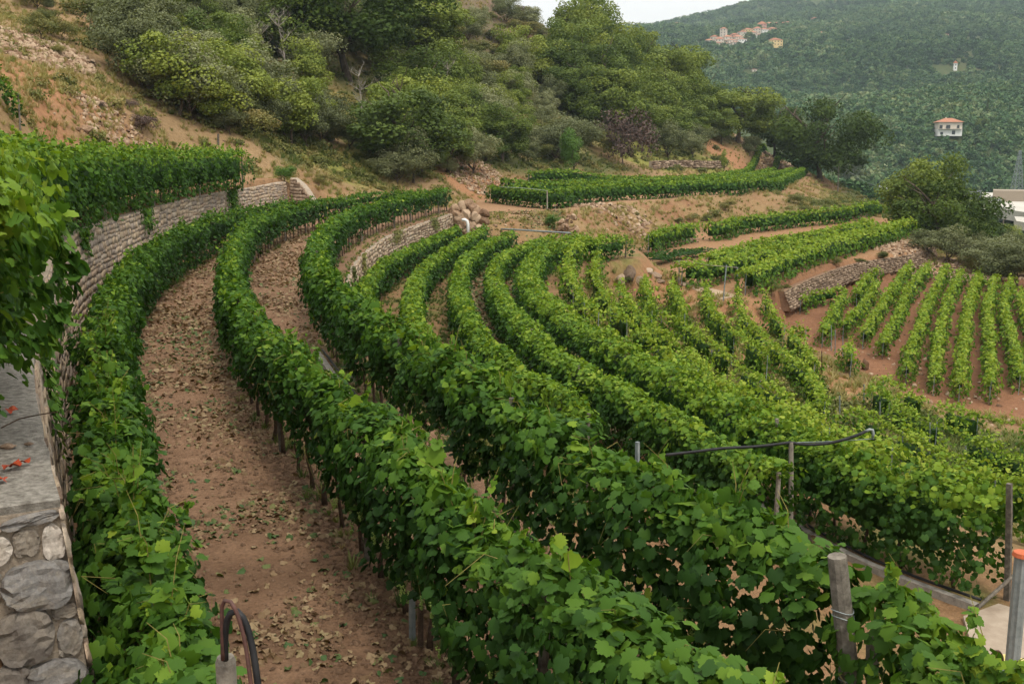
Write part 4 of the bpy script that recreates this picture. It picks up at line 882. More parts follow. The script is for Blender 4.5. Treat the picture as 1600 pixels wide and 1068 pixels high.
def tree(kind, p, h, label, group=None, wide=1.0, cat=None, sink=.0, low=None):
    nm, _, cz_ = INFO[kind]; i = random.randrange(sum(1 for k in PROTO if k[0] == kind)); cr, tr = PROTO[kind, i]
    root = empty(nm, (float(p[0]), float(p[1]), float(p[2]) - sink), random.random() * 6.28)
    tag(root, label, cat or ('shrub' if 'shrub' in nm else 'tree'), group)
    k = h / 2.0
    if cr is not None:
        o = link('crown', cr, root); o.scale = (k * wide * 1.15, k * wide * 1.15, k * (1.12 if kind != 'oak' else 1.0)); o.location = (0, 0, h * (low if low is not None else cz_))
    o = link('trunk', tr, root); o.scale = (k * (wide if kind in ('oak', 'twig') else 1), k * (wide if kind in ('oak', 'twig') else 1), k * (.95 if kind != 'bare' else .9))
    return root
def tree_at(kind, px, pyb, hpx, label, group=None, wide=1.0, dmin=0, **kw):
    p = HIT(px, pyb, dmin); return tree(kind, p, hpx * depth(p) / F_PX, label, group, wide, **kw)
# single trees one can name
T_ = tree_at
T_('chestnut', 552, 128, 205, 'huge dark spreading chestnut tree with forked black trunk on the upper slope', wide=1.25)
T_('bare', 452, 128, 118, 'tall pale dead tree with leafless limbs below the big chestnut'); T_('bare', 418, 118, 85, 'leaning leafless grey tree left of the pale dead tree')
T_('bare', 562, 192, 100, 'bare grey trunked tree in the olive scrub beneath the big chestnut'); T_('bare', 690, 175, 90, 'thin leafless tree at the reddish scrub right of the big chestnut')
T_('twig', 978, 262, 112, 'bare purple brown tree behind the far terrace'); T_('bright', 892, 276, 78, 'bright green ivy covered column tree beside the bare purple tree', wide=.5)
T_('bright', 266, 92, 62, 'vivid green fig bush among the grey olives on the upper left slope', wide=.75); T_('bright', 446, 284, 26, 'bright green bush on the far end of the left wall', wide=1.5)
T_('twig', 225, 210, 38, 'low purple grey bare shrub above the upper vine row', wide=1.7); T_('green', 1130, 268, 32, 'small narrow dark tree behind the far terrace', wide=.6)
T_('twig', 345, 30, 30, 'dry brown thicket by the pale scree', wide=1.5)
T_('chestnut', 1288, 284, 145, 'large round crowned dark tree at the right end of the far terrace', wide=1.05, dmin=120, low=.47); T_('oak', 1210, 248, 98, 'slender dark tree left of the large round crowned tree', wide=.8, dmin=120)
T_('olive', 1318, 292, 62, 'pale olive tree under the right edge of the large round crowned tree', dmin=120)
gR = 'trees on the slope right of the middle terrace'
for a in [('oak',1432,372,130,'tall tree with yellow green top behind the wooden pole',.85),('chestnut',1478,392,132,'broad dark tree at the centre of the clump right of the middle terrace',1.1),('green',1415,345,62,'bushy tree filling the left foot of the clump by the pole',1.1),
          ('chestnut',1535,392,66,'dark tree between the clump and the pale yard roofs',1.0),('green',1582,392,40,'light green tree near the right picture edge under the pale yard',1.0),('chestnut',1598,415,56,'dark tree cut by the right picture edge',1.0),
          ('olive',1548,432,68,'round grey olive tree below the dark clump on the right',1.3),('olive',1590,448,80,'large grey olive tree at the right picture edge',1.3),('olive',1515,402,48,'small grey olive tree beside the dirt track head',1.2),
          ('green',1442,378,138,'tallest pointed tree of the clump right of the middle terrace',.8),('oak',1500,354,56,'dark tree at the back of the clump before the valley roofs',1.1),('green',1455,352,80,'leafy tree filling the back of the clump',1.2),('oak',1558,376,38,'low dark tree in front of the pale roofs',1.2),('green',1515,385,50,'bushy green tree at the foot of the clump',1.4),('olive',1450,395,40,'grey olive at the left foot of the clump',1.4),('twig',1497,412,50,'dark bare shrub at the head of the dirt track',.9),('scrub',1462,400,16,'low brown green shrub beside the dirt track',1.6),('scrub',1520,420,26,'ochre green shrub above the red plot',1.5),('scrub',1565,440,28,'dark shrub above the right end of the red plot',1.4)]:
    T_(a[0], a[1], a[2], a[3], a[4], gR, a[5] * 1.15, dmin=60, low=.44 if a[0] in ('oak','chestnut') else None)
for a in [(1135,330,22,1.6,'small round shrub on the bank below the far terrace'),(1080,346,14,1.6,'low green shrub on the bank above the gap in the rearmost row'),(1105,345,14,1.3,'round shrub on the bank right of the low green shrub'),
          (1245,318,20,1.7,'dark shrub on the right part of the bank'),(1258,330,12,1.8,'low shrub just beneath the dark shrub on the bank'),(1062,350,13,1.7,'dark shrub touching the rearmost middle row'),(1205,462,30,1.3,'dark round shrub against the foot of the rubble wall'),
          (1308,418,24,.8,'brown upright shrub growing from the rubble wall'),(1378,408,22,1.0,'small green shrub on the rubble wall'),(866,358,24,1.2,'yellow green bush left of the brown wall stub'),(975,448,22,1.0,'dusty green shrub beside the boulders'),
          (580,290,22,1.2,'purple dry shrub on the bare bank behind the curved rows'),(500,290,22,1.4,'brown green shrub at the left foot of the bare bank')]:
    T_('scrub' if 'yellow' not in a[4] else 'bright', a[0], a[1], a[2], a[4], 'shrubs on the banks', a[3], dmin=25)
# scrub of the hillside, by area of the slope
Z = [   # polygon, spacing px, kinds, height m, where
 ([(170,0),(420,0),(400,130),(430,215),(330,205),(230,160),(150,60)], 27, ['olive','olive','scrub','green','olive'], (4.2,7.5), 'on the upper left slope'),
 ([(380,0),(690,0),(690,120),(600,150),(420,140)], 42, ['oak','oak','green','olive'], (6.5,10.5), 'around the big chestnut'),
 ([(330,210),(420,140),(600,150),(720,150),(715,280),(620,290),(560,240),(470,235),(390,225)], 24, ['olive','scrub','olive','green','scrub'], (3.2,6.5), 'in the scrub above the curved rows'),
 ([(620,170),(760,150),(800,265),(700,285),(620,285)], 28, ['olive','green','oak'], (6,9), 'in the gully behind the rock pile'),
 ([(680,0),(850,0),(850,110),(720,160),(680,110)], 27, ['olive','scrub','scrub','twig'], (4,7), 'on the reddish upper slope'),
 ([(720,130),(860,100),(880,255),(790,270)], 28, ['olive','scrub','olive','green'], (5,9), 'behind the left part of the far terrace'),
 ([(835,40),(980,75),(1100,140),(1160,190),(1170,232),(1000,225),(880,200)], 27, ['oak','green','green','oak'], (9,13.5), 'in the tall wood over the far terrace'),
 ([(850,15),(900,25),(1000,75),(1090,120),(1160,175),(1150,200),(1050,150),(930,80)], 40, ['oak','green'], (13,17), 'on the skyline'),
 ([(830,215),(1000,235),(1180,235),(1200,250),(1000,250),(850,262)], 28, ['olive','scrub','olive'], (6,9), 'along the lower edge of the tall wood'),
 ([(1150,232),(1260,238),(1290,262),(1340,300),(1270,258)], 24, ['scrub','olive','green'], (4,7), 'on the ridge beside the large round crowned tree'),
 ([(1290,300),(1380,318),(1400,345),(1330,315)], 22, ['scrub','scrub','green'], (2.2,4), 'on the green slope below the ridge'),
 ([(0,10),(60,0),(170,0),(140,60),(90,100),(60,60)], 34, ['scrub','olive','scrub'], (2.2,4), 'on the bare upper left bank'),
 ([(150,150),(230,170),(210,195),(60,150)], 40, ['scrub','twig'], (1.2,2.2), 'on the dry bank left of the scrub'),
 ([(1440,410),(1600,440),(1700,450),(1600,400),(1500,395)], 28, ['scrub','olive'], (2.5,5), 'behind the red tilled plot')]
NAMES = {'olive': 'grey green olive tree', 'scrub': 'low olive brown shrub', 'green': 'leafy mid green tree', 'oak': 'dense dark green broadleaf tree', 'twig': 'dry purple brown shrub', 'bright': 'bright green shrub'}
def inpoly(x, y, P):
    c = False
    for i in range(len(P)):
        (ax, ay), (bx, by) = P[i], P[(i + 1) % len(P)]
        if (ay > y) != (by > y) and x < (bx - ax) * (y - ay) / (by - ay) + ax: c = not c
    return c
LM = [(552,60,'big chestnut'),(452,85,'pale dead tree'),(418,80,'leaning leafless tree'),(562,150,'bare grey tree'),(690,135,'thin dead tree'),(978,205,'bare purple tree'),(892,240,'ivy column tree'),(266,62,'vivid green fig bush'),(225,195,'low purple shrub'),
 (1288,215,'large round crowned tree'),(1210,200,'slender dark tree'),(345,18,'brown thicket by the scree'),(45,75,'pale scree'),(735,345,'boulder heap'),(850,20,'notch of open sky'),(1050,90,'tall wood skyline'),(1075,262,'low grey rubble wall'),(640,225,'gully mouth'),(330,130,'bare bank edge'),(760,60,'reddish upper slope'),(860,170,'foot of the tall wood'),(1150,130,'tall wood edge'),(1490,410,'dirt track head'),(1345,310,'valley yard'),(470,255,'left wall end'),(180,160,'dry bank')]
COLW = {'olive': ['grey green olive tree','silvery olive tree'], 'scrub': ['olive brown shrub','dull green shrub'], 'green': ['leafy mid green tree','narrow green tree'], 'oak': ['dense dark green tree','broad dark green tree'], 'twig': ['dry purple brown shrub','bare brown shrub']}
def near_label(k, rel, px, py):
    px, py = float(px), float(py); L = min(LM, key=lambda q: (q[0] - px)**2 + (1.6 * (q[1] - py))**2); dx, dy = px - L[0], (py - L[1]) * 1.3; r = math.hypot(dx, dy)
    a = math.degrees(math.atan2(-dy, dx)) % 360; w = ['right of','above and right of','above','above and left of','left of','below and left of','below','below and right of'][int(((a + 22.5) % 360) // 45)]
    return '%s %s %s %s the %s' % ('low' if rel < .6 else 'medium' if rel < .85 else 'tall', random.choice(COLW[k]), 'just' if r < 38 else 'somewhat' if r < 85 else 'well', w, L[2])
EXC = [(452,138,30),(418,128,24),(552,145,48),(562,202,24),(690,182,20),(892,285,16),(978,275,24),(266,105,20),(500,250,26),(555,262,24),(395,140,14)]
ntree = 0
for P, sp, kinds, (h0, h1), where in Z:
    xs = [q[0] for q in P]; ys = [q[1] for q in P]; y = min(ys); odd = 0
    while y <= max(ys):
        x = min(xs) + (odd % 2) * sp / 2
        while x <= max(xs):
            jx, jy = x + random.uniform(-.35, .35) * sp, y + random.uniform(-.3, .3) * sp * .6
            if inpoly(jx, jy, P) and random.random() > (.12 if 'curved rows' in where else .10) and all(((jx - ex) / er)**2 + ((jy - ey) / (er * .8))**2 > 1 for ex, ey, er in EXC):
                p = HIT(jx, jy, 30); k = random.choice(kinds); h = h0 * .8 + (h1 * 1.15 - h0 * .8) * random.random()**1.4 if False else random.uniform(h0 * .7, h1 * 1.1) * {'scrub': .65, 'twig': .6, 'olive': .9}.get(k, 1.0)
                if p[1] < 420: tree(k, p, h, near_label(k, h / h1, *proj(p + np.array([0, 0, h * .5]))), NAMES[k].replace('tree', 'trees').replace('shrub', 'shrubs') + ' on the scrubby hillside', random.uniform(.85, 1.35) * (1.25 if k in ('scrub', 'twig') else 1)); ntree += 1
            x += sp
        y += sp * .62; odd += 1
print('trees', ntree)

# ------------------------------------------------------------------ scatters of things nobody can count (geometry nodes instances)
def scatter(name, P, rot, scl, tint, protos, loc=(0, 0, 0)):
    me = bpy.data.meshes.new(name); me.vertices.add(len(P)); me.vertices.foreach_set('co', np.ascontiguousarray(P, np.float32).ravel())
    for nm, ty, A in (('rot', 'FLOAT_VECTOR', rot), ('scl', 'FLOAT', scl), ('itint', 'FLOAT', tint)):
        a = me.attributes.new(nm, ty, 'POINT'); a.data.foreach_set('vector' if ty == 'FLOAT_VECTOR' else 'value', np.ascontiguousarray(A, np.float32).ravel())
    o = link(name, me)
    g = bpy.data.node_groups.new(name, 'GeometryNodeTree'); g.interface.new_socket('Geometry', in_out='INPUT', socket_type='NodeSocketGeometry'); g.interface.new_socket('Geometry', in_out='OUTPUT', socket_type='NodeSocketGeometry')
    N = g.nodes; i_ = N.new('NodeGroupInput'); o_ = N.new('NodeGroupOutput'); ip = N.new('GeometryNodeInstanceOnPoints'); g2i = N.new('GeometryNodeGeometryToInstance')
    for po in protos[::-1]:
        oi = N.new('GeometryNodeObjectInfo'); oi.inputs['Object'].default_value = po; oi.transform_space = 'ORIGINAL'; g.links.new(oi.outputs['Geometry'], g2i.inputs[0])
    g.links.new(i_.outputs[0], ip.inputs['Points']); g.links.new(g2i.outputs[0], ip.inputs['Instance']); ip.inputs['Pick Instance'].default_value = True
    for nm, ty, sock in (('rot', 'FLOAT_VECTOR', 'Rotation'), ('scl', 'FLOAT', 'Scale')):
        na = N.new('GeometryNodeInputNamedAttribute'); na.data_type = ty; na.inputs['Name'].default_value = nm; g.links.new(na.outputs['Attribute'], ip.inputs[sock])
    g.links.new(ip.outputs[0], o_.inputs[0])
    md = o.modifiers.new('scatter', 'NODES'); md.node_group = g; return tag(o, kind='stuff')
def proto(name, me): return bpy.data.objects.new(name, me)
# far forest: crowns from leaf clumps
FC = []
for i in range(5):
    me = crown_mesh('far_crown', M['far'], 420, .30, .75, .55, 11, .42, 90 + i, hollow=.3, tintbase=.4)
    FC.append(proto('far_crown', me))
def far_points(n, dlo, dhi, hlo, hhi, xlo=-.62, xhi=.62):
    d = np.sqrt(rng.random(n) * (dhi**2 - dlo**2) + dlo**2); r = rng.uniform(xlo, xhi, n); x = d * r; z = Hg(x, d)
    q = np.stack([x, d, z], -1); px, py = proj(q); k = (px > 900) | (d < 0)
    s = rng.uniform(hlo, hhi, n) / 2; return q[k], s[k]
def add_forest(name, specs, kind='stuff'):
    Ps, Ss = [], []
    for a in specs:
        q, s = far_points(*a); Ps.append(q); Ss.append(s)
    P = np.vstack(Ps); S = np.concatenate(Ss); n = len(P)
    # clearings: yards of houses and the valley floor
    for cx, cy_, r in CLEAR:
        k = (P[:, 0] - cx)**2 + (P[:, 1] - cy_)**2 > r * r; P, S = P[k], S[k]
    n = len(P); patchn = n2(P[:, 0], P[:, 1], 150, 33) * .8 + .6 * n2(P[:, 0], P[:, 1], 60, 31) + .45 * n2(P[:, 0], P[:, 1], 22, 32)
    S = S * (1 + .45 * np.clip(patchn, -1, 1)); keep = rng.random(n) < np.clip(1.15 + patchn, .3, 1)
    P, S, patchn = P[keep], S[keep], patchn[keep]; n = len(P)
    P = P + np.stack([np.zeros(n), np.zeros(n), S * .5], -1)
    rot = np.stack([rng.normal(0, .08, n), rng.normal(0, .08, n), rng.random(n) * 6.28], -1)
    scatter(name, P, rot, S, np.clip(patchn * .9, -1, 1), FC)
    return n
WH = HIT(1480, 212, 400); YH = HIT(1210, 75, 700)
VILL = [(1108,66,9,6),(1116,62,8,8),(1124,66,10,9),(1130,58,7,16),(1136,62,9,8),(1142,66,12,6),(1147,58,9,7),(1152,62,10,8),(1160,54,10,7),(1158,64,10,5),(1168,50,10,7),(1176,54,9,6),(1183,49,9,8),(1190,44,10,11),(1193,50,9,7),(1201,42,12,8),(1206,48,10,6),(1212,40,9,6),(1222,40,9,6),(1230,38,12,5),(1172,58,7,4),(1186,56,6,4),(1213,52,9,4),(1120,70,12,5),(1134,71,9,5),(1149,68,9,4)]
OUTL = [(1272,31,8,5,'tile','lone red roofed house on the ridge right of the village'),(1056,38,7,4,'whitewall','small white house on the wooded ridge left of the village'),(1282,54,8,6,'pink','pink house below the ridge road'),(1310,60,8,5,'whitewall','white shed like house among the olive groves'),(1328,64,14,3,'plaster','long low cream house among the olive groves'),(1476,56,10,4,'pink','distant pink house far right on the wooded slope'),(1492,104,5,12,'whitewall','slim pale tower house on the open terraces'),(1178,110,8,3,'plaster','half hidden low house below the village')]
CLEAR = [(WH[0], WH[1] - 1, 9), (YH[0], YH[1] - 14, 20)] + [(HIT(x, y + h_ / 2, 500)[0] * .992, HIT(x, y + h_ / 2, 500)[1] * .992, 18) for x, y, w_, h_ in VILL] + [(HIT(o[0], o[1] + o[3] / 2, 500)[0] * .993, HIT(o[0], o[1] + o[3] / 2, 500)[1] * .993, 15) for o in OUTL]
for k in np.linspace(0, 1, 9): CLEAR.append((XD(1390 + 240 * k, 470, 0)[0], 470, 62))
for k in np.linspace(0, 1, 5): CLEAR.append((XD(1500 + 120 * k, 380, 0)[0], 380, 45))
nf = add_forest('far_forest', [(4200, 535, 760, 4.5, 10.5, .28, .62), (7800, 700, 1100, 5, 12, .05, .62), (10500, 1050, 1700, 6, 15, -.0, .62), (7000, 1650, 2500, 11, 16, -.05, .6)])
nf2 = add_forest('valley_trees', [(420, 235, 480, 6, 10, .34, .62), (300, 260, 520, 6, 10, .28, .4)])
print('far', nf, nf2)
# ------------------------------------------------------------------ ground litter, clods, grass
def on_ground(x, y, dz=0.0): return np.stack([x, y, Hg(x, y) + dz], -1)
LIT = []
for i in range(4):
    r = np.random.default_rng(200 + i); v, f = T_HI; v = v.copy(); v[:, 2] += .18 * np.sin(v[:, 0] * (4 + i)) + .14 * np.sin(v[:, 1] * 5 + i) + .10; v -= [0, .4, 0]
    LIT.append(proto('dry_leaf', np_mesh('dry_leaf', v, f, [M['litter']], np.zeros(len(f)))))
LITC = []
for i in range(4):
    r = np.random.default_rng(210 + i); q = 4
    v, f = leaf_arrays(np.c_[r.normal(0, .9, (q, 2)), r.uniform(.05, .4, q)], unit(np.c_[r.normal(0, .5, (q, 2)), np.ones(q)]), r.normal(0, 1, (q, 3)), r.uniform(.7, 1.2, q), T_MID)
    LITC.append(proto('dry_leaves', np_mesh('dry_leaves', v, f, [M['litter']], np.zeros(len(f)))))
CLOD = [proto('clod', np_mesh('clod', BLK[i][0] * [1, 1, .6] - [0, 0, .15], BLK[i][1], [M['clod']], smooth=False)) for i in range(4)]
PEB = [proto('pebble', np_mesh('pebble', BLK[i][0] * [1, .8, .55] - [0, 0, .15], BLK[i][1], [M['rock']], np.full(24, .2 + .15 * i))) for i in range(4)]
def along(ra, rb, n, dlo, dhi, pw=1.0):
    """random ground points between two rows (plan lines) for depth dlo..dhi"""
    d = dlo * (dhi / dlo)**(rng.random(n)**pw)
    def at(P, d): o = np.argsort(P[:, 1]); return np.interp(d, P[o, 1], P[o, 0])
    xa, xb = at(ra, d), at(rb, d); u = rng.random(n); return xa + (xb - xa) * u, d, u
def frames(n, tilt): return np.stack([rng.normal(0, tilt, n), rng.normal(0, tilt, n), rng.random(n) * 6.28], -1)
ra, rb, rc = (resample(row[k], .5)[0] for k in '123')
# path between rows 1 and 2, then 2 and 3
x, y, u = along(ra, rb, 15000, 7.0, 26); cl = n2(x, y, 1.1, 41) + .7 * n2(x, y, .4, 42) + .35 * np.abs(u - .45) * 2
k = rng.random(len(x)) < np.clip(.10 + .75 * cl, .04, .85); x, y = x[k], y[k]
x2, y2, u2 = along(rb, rc, 5000, 7.0, 26); k = rng.random(len(x2)) < .5; x = np.r_[x, x2[k]]; y = np.r_[y, y2[k]]; n = len(x)
grn = n2(x, y, 1.6, 43) + rng.normal(0, .35, n)
scatter('fallen_leaves', on_ground(x, y, .012), frames(n, .38), rng.uniform(.03, .105, n), np.where(grn > .2, rng.uniform(.72, 1, n), rng.uniform(.12, .62, n)), LIT)
x, y, u = along(ra, rb, 16000, 17, 68); x2, y2, _ = along(rb, rc, 9000, 20, 72); x = np.r_[x, x2]; y = np.r_[y, y2]
k = rng.random(len(x)) < np.clip(.22 + .5 * n2(x, y, 1.8, 44), .04, .8) * np.clip((y - 17) / 14, 0, 1); x, y = x[k], y[k]; n = len(x); grn = n2(x, y, 3, 45) + rng.normal(0, .3, n)
scatter('leaf_litter', on_ground(x, y, .01), frames(n, .3), rng.uniform(.05, .10, n) * (1 + y / 90), np.where(grn > .5, rng.uniform(.7, 1, n), rng.uniform(.1, .6, n)), LITC)
x, y, u = along(ra, rb, 34000, 6.5, 34); edge = np.abs(u - .42) * 2
k = rng.random(len(x)) < np.clip(.25 + .5 * n2(x, y, .8, 46) + .7 * (edge - .35), .05, 1); x, y = x[k], y[k]; x2, y2, _ = along(rb, rc, 6000, 6.5, 30); x = np.r_[x, x2]; y = np.r_[y, y2]; n = len(x)
scatter('soil_clods', on_ground(x, y, -.004), frames(n, .4), rng.uniform(.012, .06, n) * rng.uniform(.5, 1.1, n), np.zeros(n), CLOD)
# terrace B : weeds and leaves between its rows
TUFT = []
for i in range(5):
    r = np.random.default_rng(300 + i); q = 22; a = r.random(q) * 6.28; rad = r.uniform(0, .25, q); P0 = np.c_[np.cos(a) * rad, np.sin(a) * rad, np.zeros(q)]
    lean = r.uniform(.15, .8, q); tip = np.c_[np.cos(a) * lean, np.sin(a) * lean, r.uniform(.6, 1.1, q)]; sd = np.c_[-np.sin(a), np.cos(a), np.zeros(q)] * .05
    mid = P0 + tip * .55; v = np.stack([P0 - sd, P0 + sd, mid + sd * .8, P0 + tip * [1.25, 1.25, 1], mid - sd * .8], 1).reshape(-1, 3)
    f = (np.array([(0, 1, 2), (0, 2, 4), (4, 2, 3)])[None] + (np.arange(q) * 5)[:, None, None]).reshape(-1, 3)
    TUFT.append(proto('grass_tuft', np_mesh('grass_tuft', v, f, [M['grass']], np.zeros(len(f)))))
UND = [proto('undergrowth', crown_mesh('undergrowth', M['scrub_i'] if 'scrub_i' in M else M['scrub'], 340, .16, .8, .5, 7, .42, 310 + i, hollow=.1, tintbase=.45)) for i in range(4)]
lines = [resample(row[k], .5)[0] for k in '45678']
xs, ys = [], []
for p, q in zip(lines[:-1], lines[1:]): x, y, _ = along(p, q, 4500, 18, 95); xs.append(x); ys.append(y)
x, y = np.concatenate(xs), np.concatenate(ys); n = len(x)
k = rng.random(n) < np.clip(.5 + .7 * n2(x, y, 2, 47), .1, 1); x, y = x[k], y[k]; n = len(x); h = n // 2
scatter('low_weeds', on_ground(x[:h], y[:h], -.02), frames(h, .15), rng.uniform(.08, .2, h), np.clip(rng.normal(.2, .15, h), 0, 1), TUFT)
scatter('leaf_litter', on_ground(x[h:], y[h:], .01), frames(n - h, .3), rng.uniform(.08, .14, n - h) * (1 + y[h:] / 120), np.where(rng.random(n - h) < .5, rng.uniform(.7, 1, n - h), rng.uniform(.1, .6, n - h)), LITC)
# dry grass and green grass over banks and hillside
def hill_points(n, dlo, dhi, rlo=-.56, rhi=.60, seed=0):
    d = dlo * (dhi / dlo)**(rng.random(n)**.75); r = rng.uniform(rlo, rhi, n); return d * r, d
def field(x, y, A):
    t = np.interp(np.arctan2(x, y), th, np.arange(len(th))).astype(int); j = np.interp(np.log(np.hypot(x, y)), np.log(rr), np.arange(len(rr))).astype(int); return A[j, t]
x, y = hill_points(90000, 24, 300); out = np.ones(len(x), bool)
for nm in 'ABUED': out &= field(x, y, ZN[nm]) > .8
out &= field(x, y, ZN['F']) > .8
cl = n2(x, y, 6, 51) + .6 * n2(x, y, 2.2, 52); k = out & (rng.random(len(x)) < np.clip(.55 + .55 * cl, .06, 1)); x, y = x[k], y[k]; n = len(x)
c = field(x, y, col); green = (c[:, 1] > c[:, 0] * .93)
scatter('dry_grass', on_ground(x, y, -.03), frames(n, .2), rng.uniform(.18, .42, n) * (1 + y / 260), np.clip(np.where(green, .28, .68) + .12 * cl[k] + rng.normal(0, .12, n), 0, 1), TUFT)
x, y = hill_points(15000, 40, 300, -.5, .42); out = np.ones(len(x), bool)
for nm in 'ABUEDF': out &= field(x, y, ZN[nm]) > 3
c = field(x, y, col); green = (c[:, 1] > c[:, 0] * .93); k = out & (rng.random(len(x)) < np.where(green, .8, .10) * np.clip(.7 + n2(x, y, 8, 53), .2, 1)); x, y = x[k], y[k]; n = len(x)
scatter('undergrowth', on_ground(x, y, .1), frames(n, .15), rng.uniform(.35, 1.0, n) * (1 + y / 300), rng.uniform(-.25, .25, n), UND)
x, y = hill_points(26000, 24, 260); k = np.ones(len(x), bool)
for nm in 'ABUFE': k &= field(x, y, ZN[nm]) > .5
k &= rng.random(len(x)) < np.clip(n2(x, y, 5, 54) * 1.2 + .15, .02, 1); x, y = x[k], y[k]; n = len(x)
scatter('loose_stones', on_ground(x, y, .0), frames(n, .5), rng.uniform(.05, .30, n)**1.0 * rng.uniform(.4, 1, n), np.zeros(n), PEB)
# grass and weeds on the terrace edge above the second wall, and along the foot of the rows
xs_, ys_ = [], []
for P_, o_, dd in ((row['3'], -.75, .25), (row['3'], .0, .3), (row['2'], 0, .3), (row['1'], -.1, .3), (row['8'], 0, .35)):
    q = offset(P_, o_); q, s_ = resample(q, .05); kk = rng.random(len(q)) < .55; q = q[kk] + rng.normal(0, dd * .6, (kk.sum(), 2)); xs_.append(q[:, 0]); ys_.append(q[:, 1])
x, y = np.concatenate(xs_), np.concatenate(ys_); k = rng.random(len(x)) < np.clip(.45 + .8 * n2(x, y, 1.7, 71), .03, 1); x, y = x[k], y[k]; n = len(x)
scatter('low_weeds', on_ground(x, y, -.02), frames(n, .2), rng.uniform(.06, .22, n), np.clip(rng.normal(.33, .2, n), 0, 1), TUFT)
# scree spills and stone heaps
def heap(name, label_kind, cx, cy_, rx, ry, n, s0, s1, protos=PEB, lift=.0):
    a = rng.random(n) * 6.28; r = np.sqrt(rng.random(n)); p = HIT(cx, cy_, 20); x = p[0] + np.cos(a) * r * rx; y = p[1] + np.sin(a) * r * ry
    scatter(name, on_ground(x, y, 0) + np.stack([0*x, 0*x, (1 - r) * lift * rng.random(n)], -1), frames(n, .6), rng.uniform(s0, s1, n), np.zeros(n), protos)
heap('scree', '', 45, 75, 3.2, 9, 1500, .12, .5); heap('scree', '', 372, 15, 3, 9, 500, .2, .6); heap('scree', '', 178, 205, 2.2, 5, 420, .1, .35); heap('scree', '', 440, 118, 2.5, 8, 260, .2, .6)
heap('scree', '', 735, 268, 4.5, 9, 900, .12, .42); heap('scree', '', 1205, 248, 9, 16, 900, .3, .9); heap('scree', '', 1460, 410, 6, 8, 600, .1, .4); heap('scree', '', 1530, 425, 9, 4, 700, .1, .4); heap('scree', '', 990, 350, 7, 4, 300, .15, .5)

# ------------------------------------------------------------------ boulders
BOULD = [boulder_mesh(i, M['rock']) for i in range(6)]; BOULP = [boulder_mesh(20 + i, M['rubble'], 3) for i in range(4)]
RPZ = PZ(735, 370, -6.9)
rp = empty('rock_pile', tuple(RPZ)); tag(rp, 'heap of brown boulders above the ends of the curved vine rows', 'rock pile')
dR = depth(RPZ); pxm = dR / F_PX
for (bx, by, s) in [(708,330,15),(722,326,14),(731,320,13),(737,329,16),(728,338,17),(745,334,16),(756,336,15),(716,345,15),(745,346,16),(757,348,13),(725,352,15),(737,357,16),(750,360,15),(720,362,16),(732,368,14),(745,370,16),(713,336,12),(726,343,12),(741,340,12)]:
    o = link('rock', random.choice(BOULD), rp); sc = s * pxm * 1.25; o.location = ((bx - 735) * pxm, random.uniform(-.3, .3) + (372 - by) * pxm * .35, (372 - by) * pxm * .98); o.rotation_euler = (random.random() * 3, random.random() * 3, random.random() * 6); o.scale = (sc * 1.15, sc * 1.1, sc)
q = RPZ + np.array([(732 - 735) * pxm, -.9, .35]); tag(MB().tube([(0,0,-.6),(0,0,.75),(-.06,0,.98),(-.25,0,1.10),(-.48,0,1.07)], .13, 10).build('pipe_elbow', M['white'], loc=tuple(q), smooth=True), 'white plastic elbow pipe standing in front of the boulder heap', 'pipe')
for i, (bx, by, w_, h_, lab) in enumerate([(970,436,16,24,'pale upright boulder left of the steep track'),(984,424,20,24,'largest pale boulder at the top of the steep track'),(1000,436,12,16,'small boulder in the middle of the steep track')]):
    p = HIT(bx, by + h_ / 2, 30); s = depth(p) / F_PX; o = link('boulder', BOULP[i % 4]); o.location = (p[0], p[1], p[2] + h_ * s * .35); o.scale = (w_ * s * 1.2, w_ * s * 1.4, h_ * s * 1.1); o.rotation_euler = (.2, .1, i * 2.); tag(o, lab, 'rock', 'boulders along the steep track')
pR = HIT(888, 368, 30); kR = depth(pR) / F_PX; rp2 = empty('rubble_heap', tuple(pR)); tag(rp2, 'short dark brown heap of rubble beside the green bush on the bank', 'rubble')
for q in range(34):
    o = link('rock', random.choice(BOULD), rp2); sc = random.uniform(5, 10) * kR; yy = random.random(); o.location = (random.uniform(-17, 17) * (1 - .3 * yy) * kR, random.uniform(-.6, .6), yy * 30 * kR); o.rotation_euler = (random.random() * 3, random.random() * 3, random.random() * 6); o.scale = (sc * 1.3, sc * 1.1, sc * .8)
# broken concrete slab lying by the track
for q, (bx, by, sx, sy, lb) in enumerate([(1014,424,20,9,'flat pale rock shelf at the top of the steep track'),(1024,432,22,10,'broad pale rock shelf in the middle beside the steep track'),(1030,440,16,8,'lowest pale rock shelf beside the steep track')]):
    p = HIT(bx, by, 30); kk = depth(p) / F_PX; o = link('boulder', BOULP[q]); o.location = tuple(p); o.scale = (sx * kk, sx * kk * 1.2, sy * kk * 1.4); o.rotation_euler = (.2, .3, q); tag(o, lb, 'rock', 'pale rock shelves by the steep track')
for i, (bx, by, s) in enumerate([(135,205,14),(122,203,8),(8,78,12),(1500,585,6)]):
    if i == 3: continue
    p = HIT(bx, by, 20); k = depth(p) / F_PX * s; o = link('rock', BOULD[i]); o.location = tuple(p + [0, 0, k * .2]); o.scale = (k * 1.6, k * 1.3, k); tag(o, ['flat orange rock just above the upper vine row', 'small pale rock beside the flat orange rock', 'big grey rock at the left edge under the scree'][i], 'rock')
p = HIT(1351, 577, 20); o = link('boulder', BOULD[1]); o.location = tuple(p + [0, 0, .25]); o.scale = (.55, .5, .9); tag(o, 'pale standing stone by the lower dirt track', 'rock')

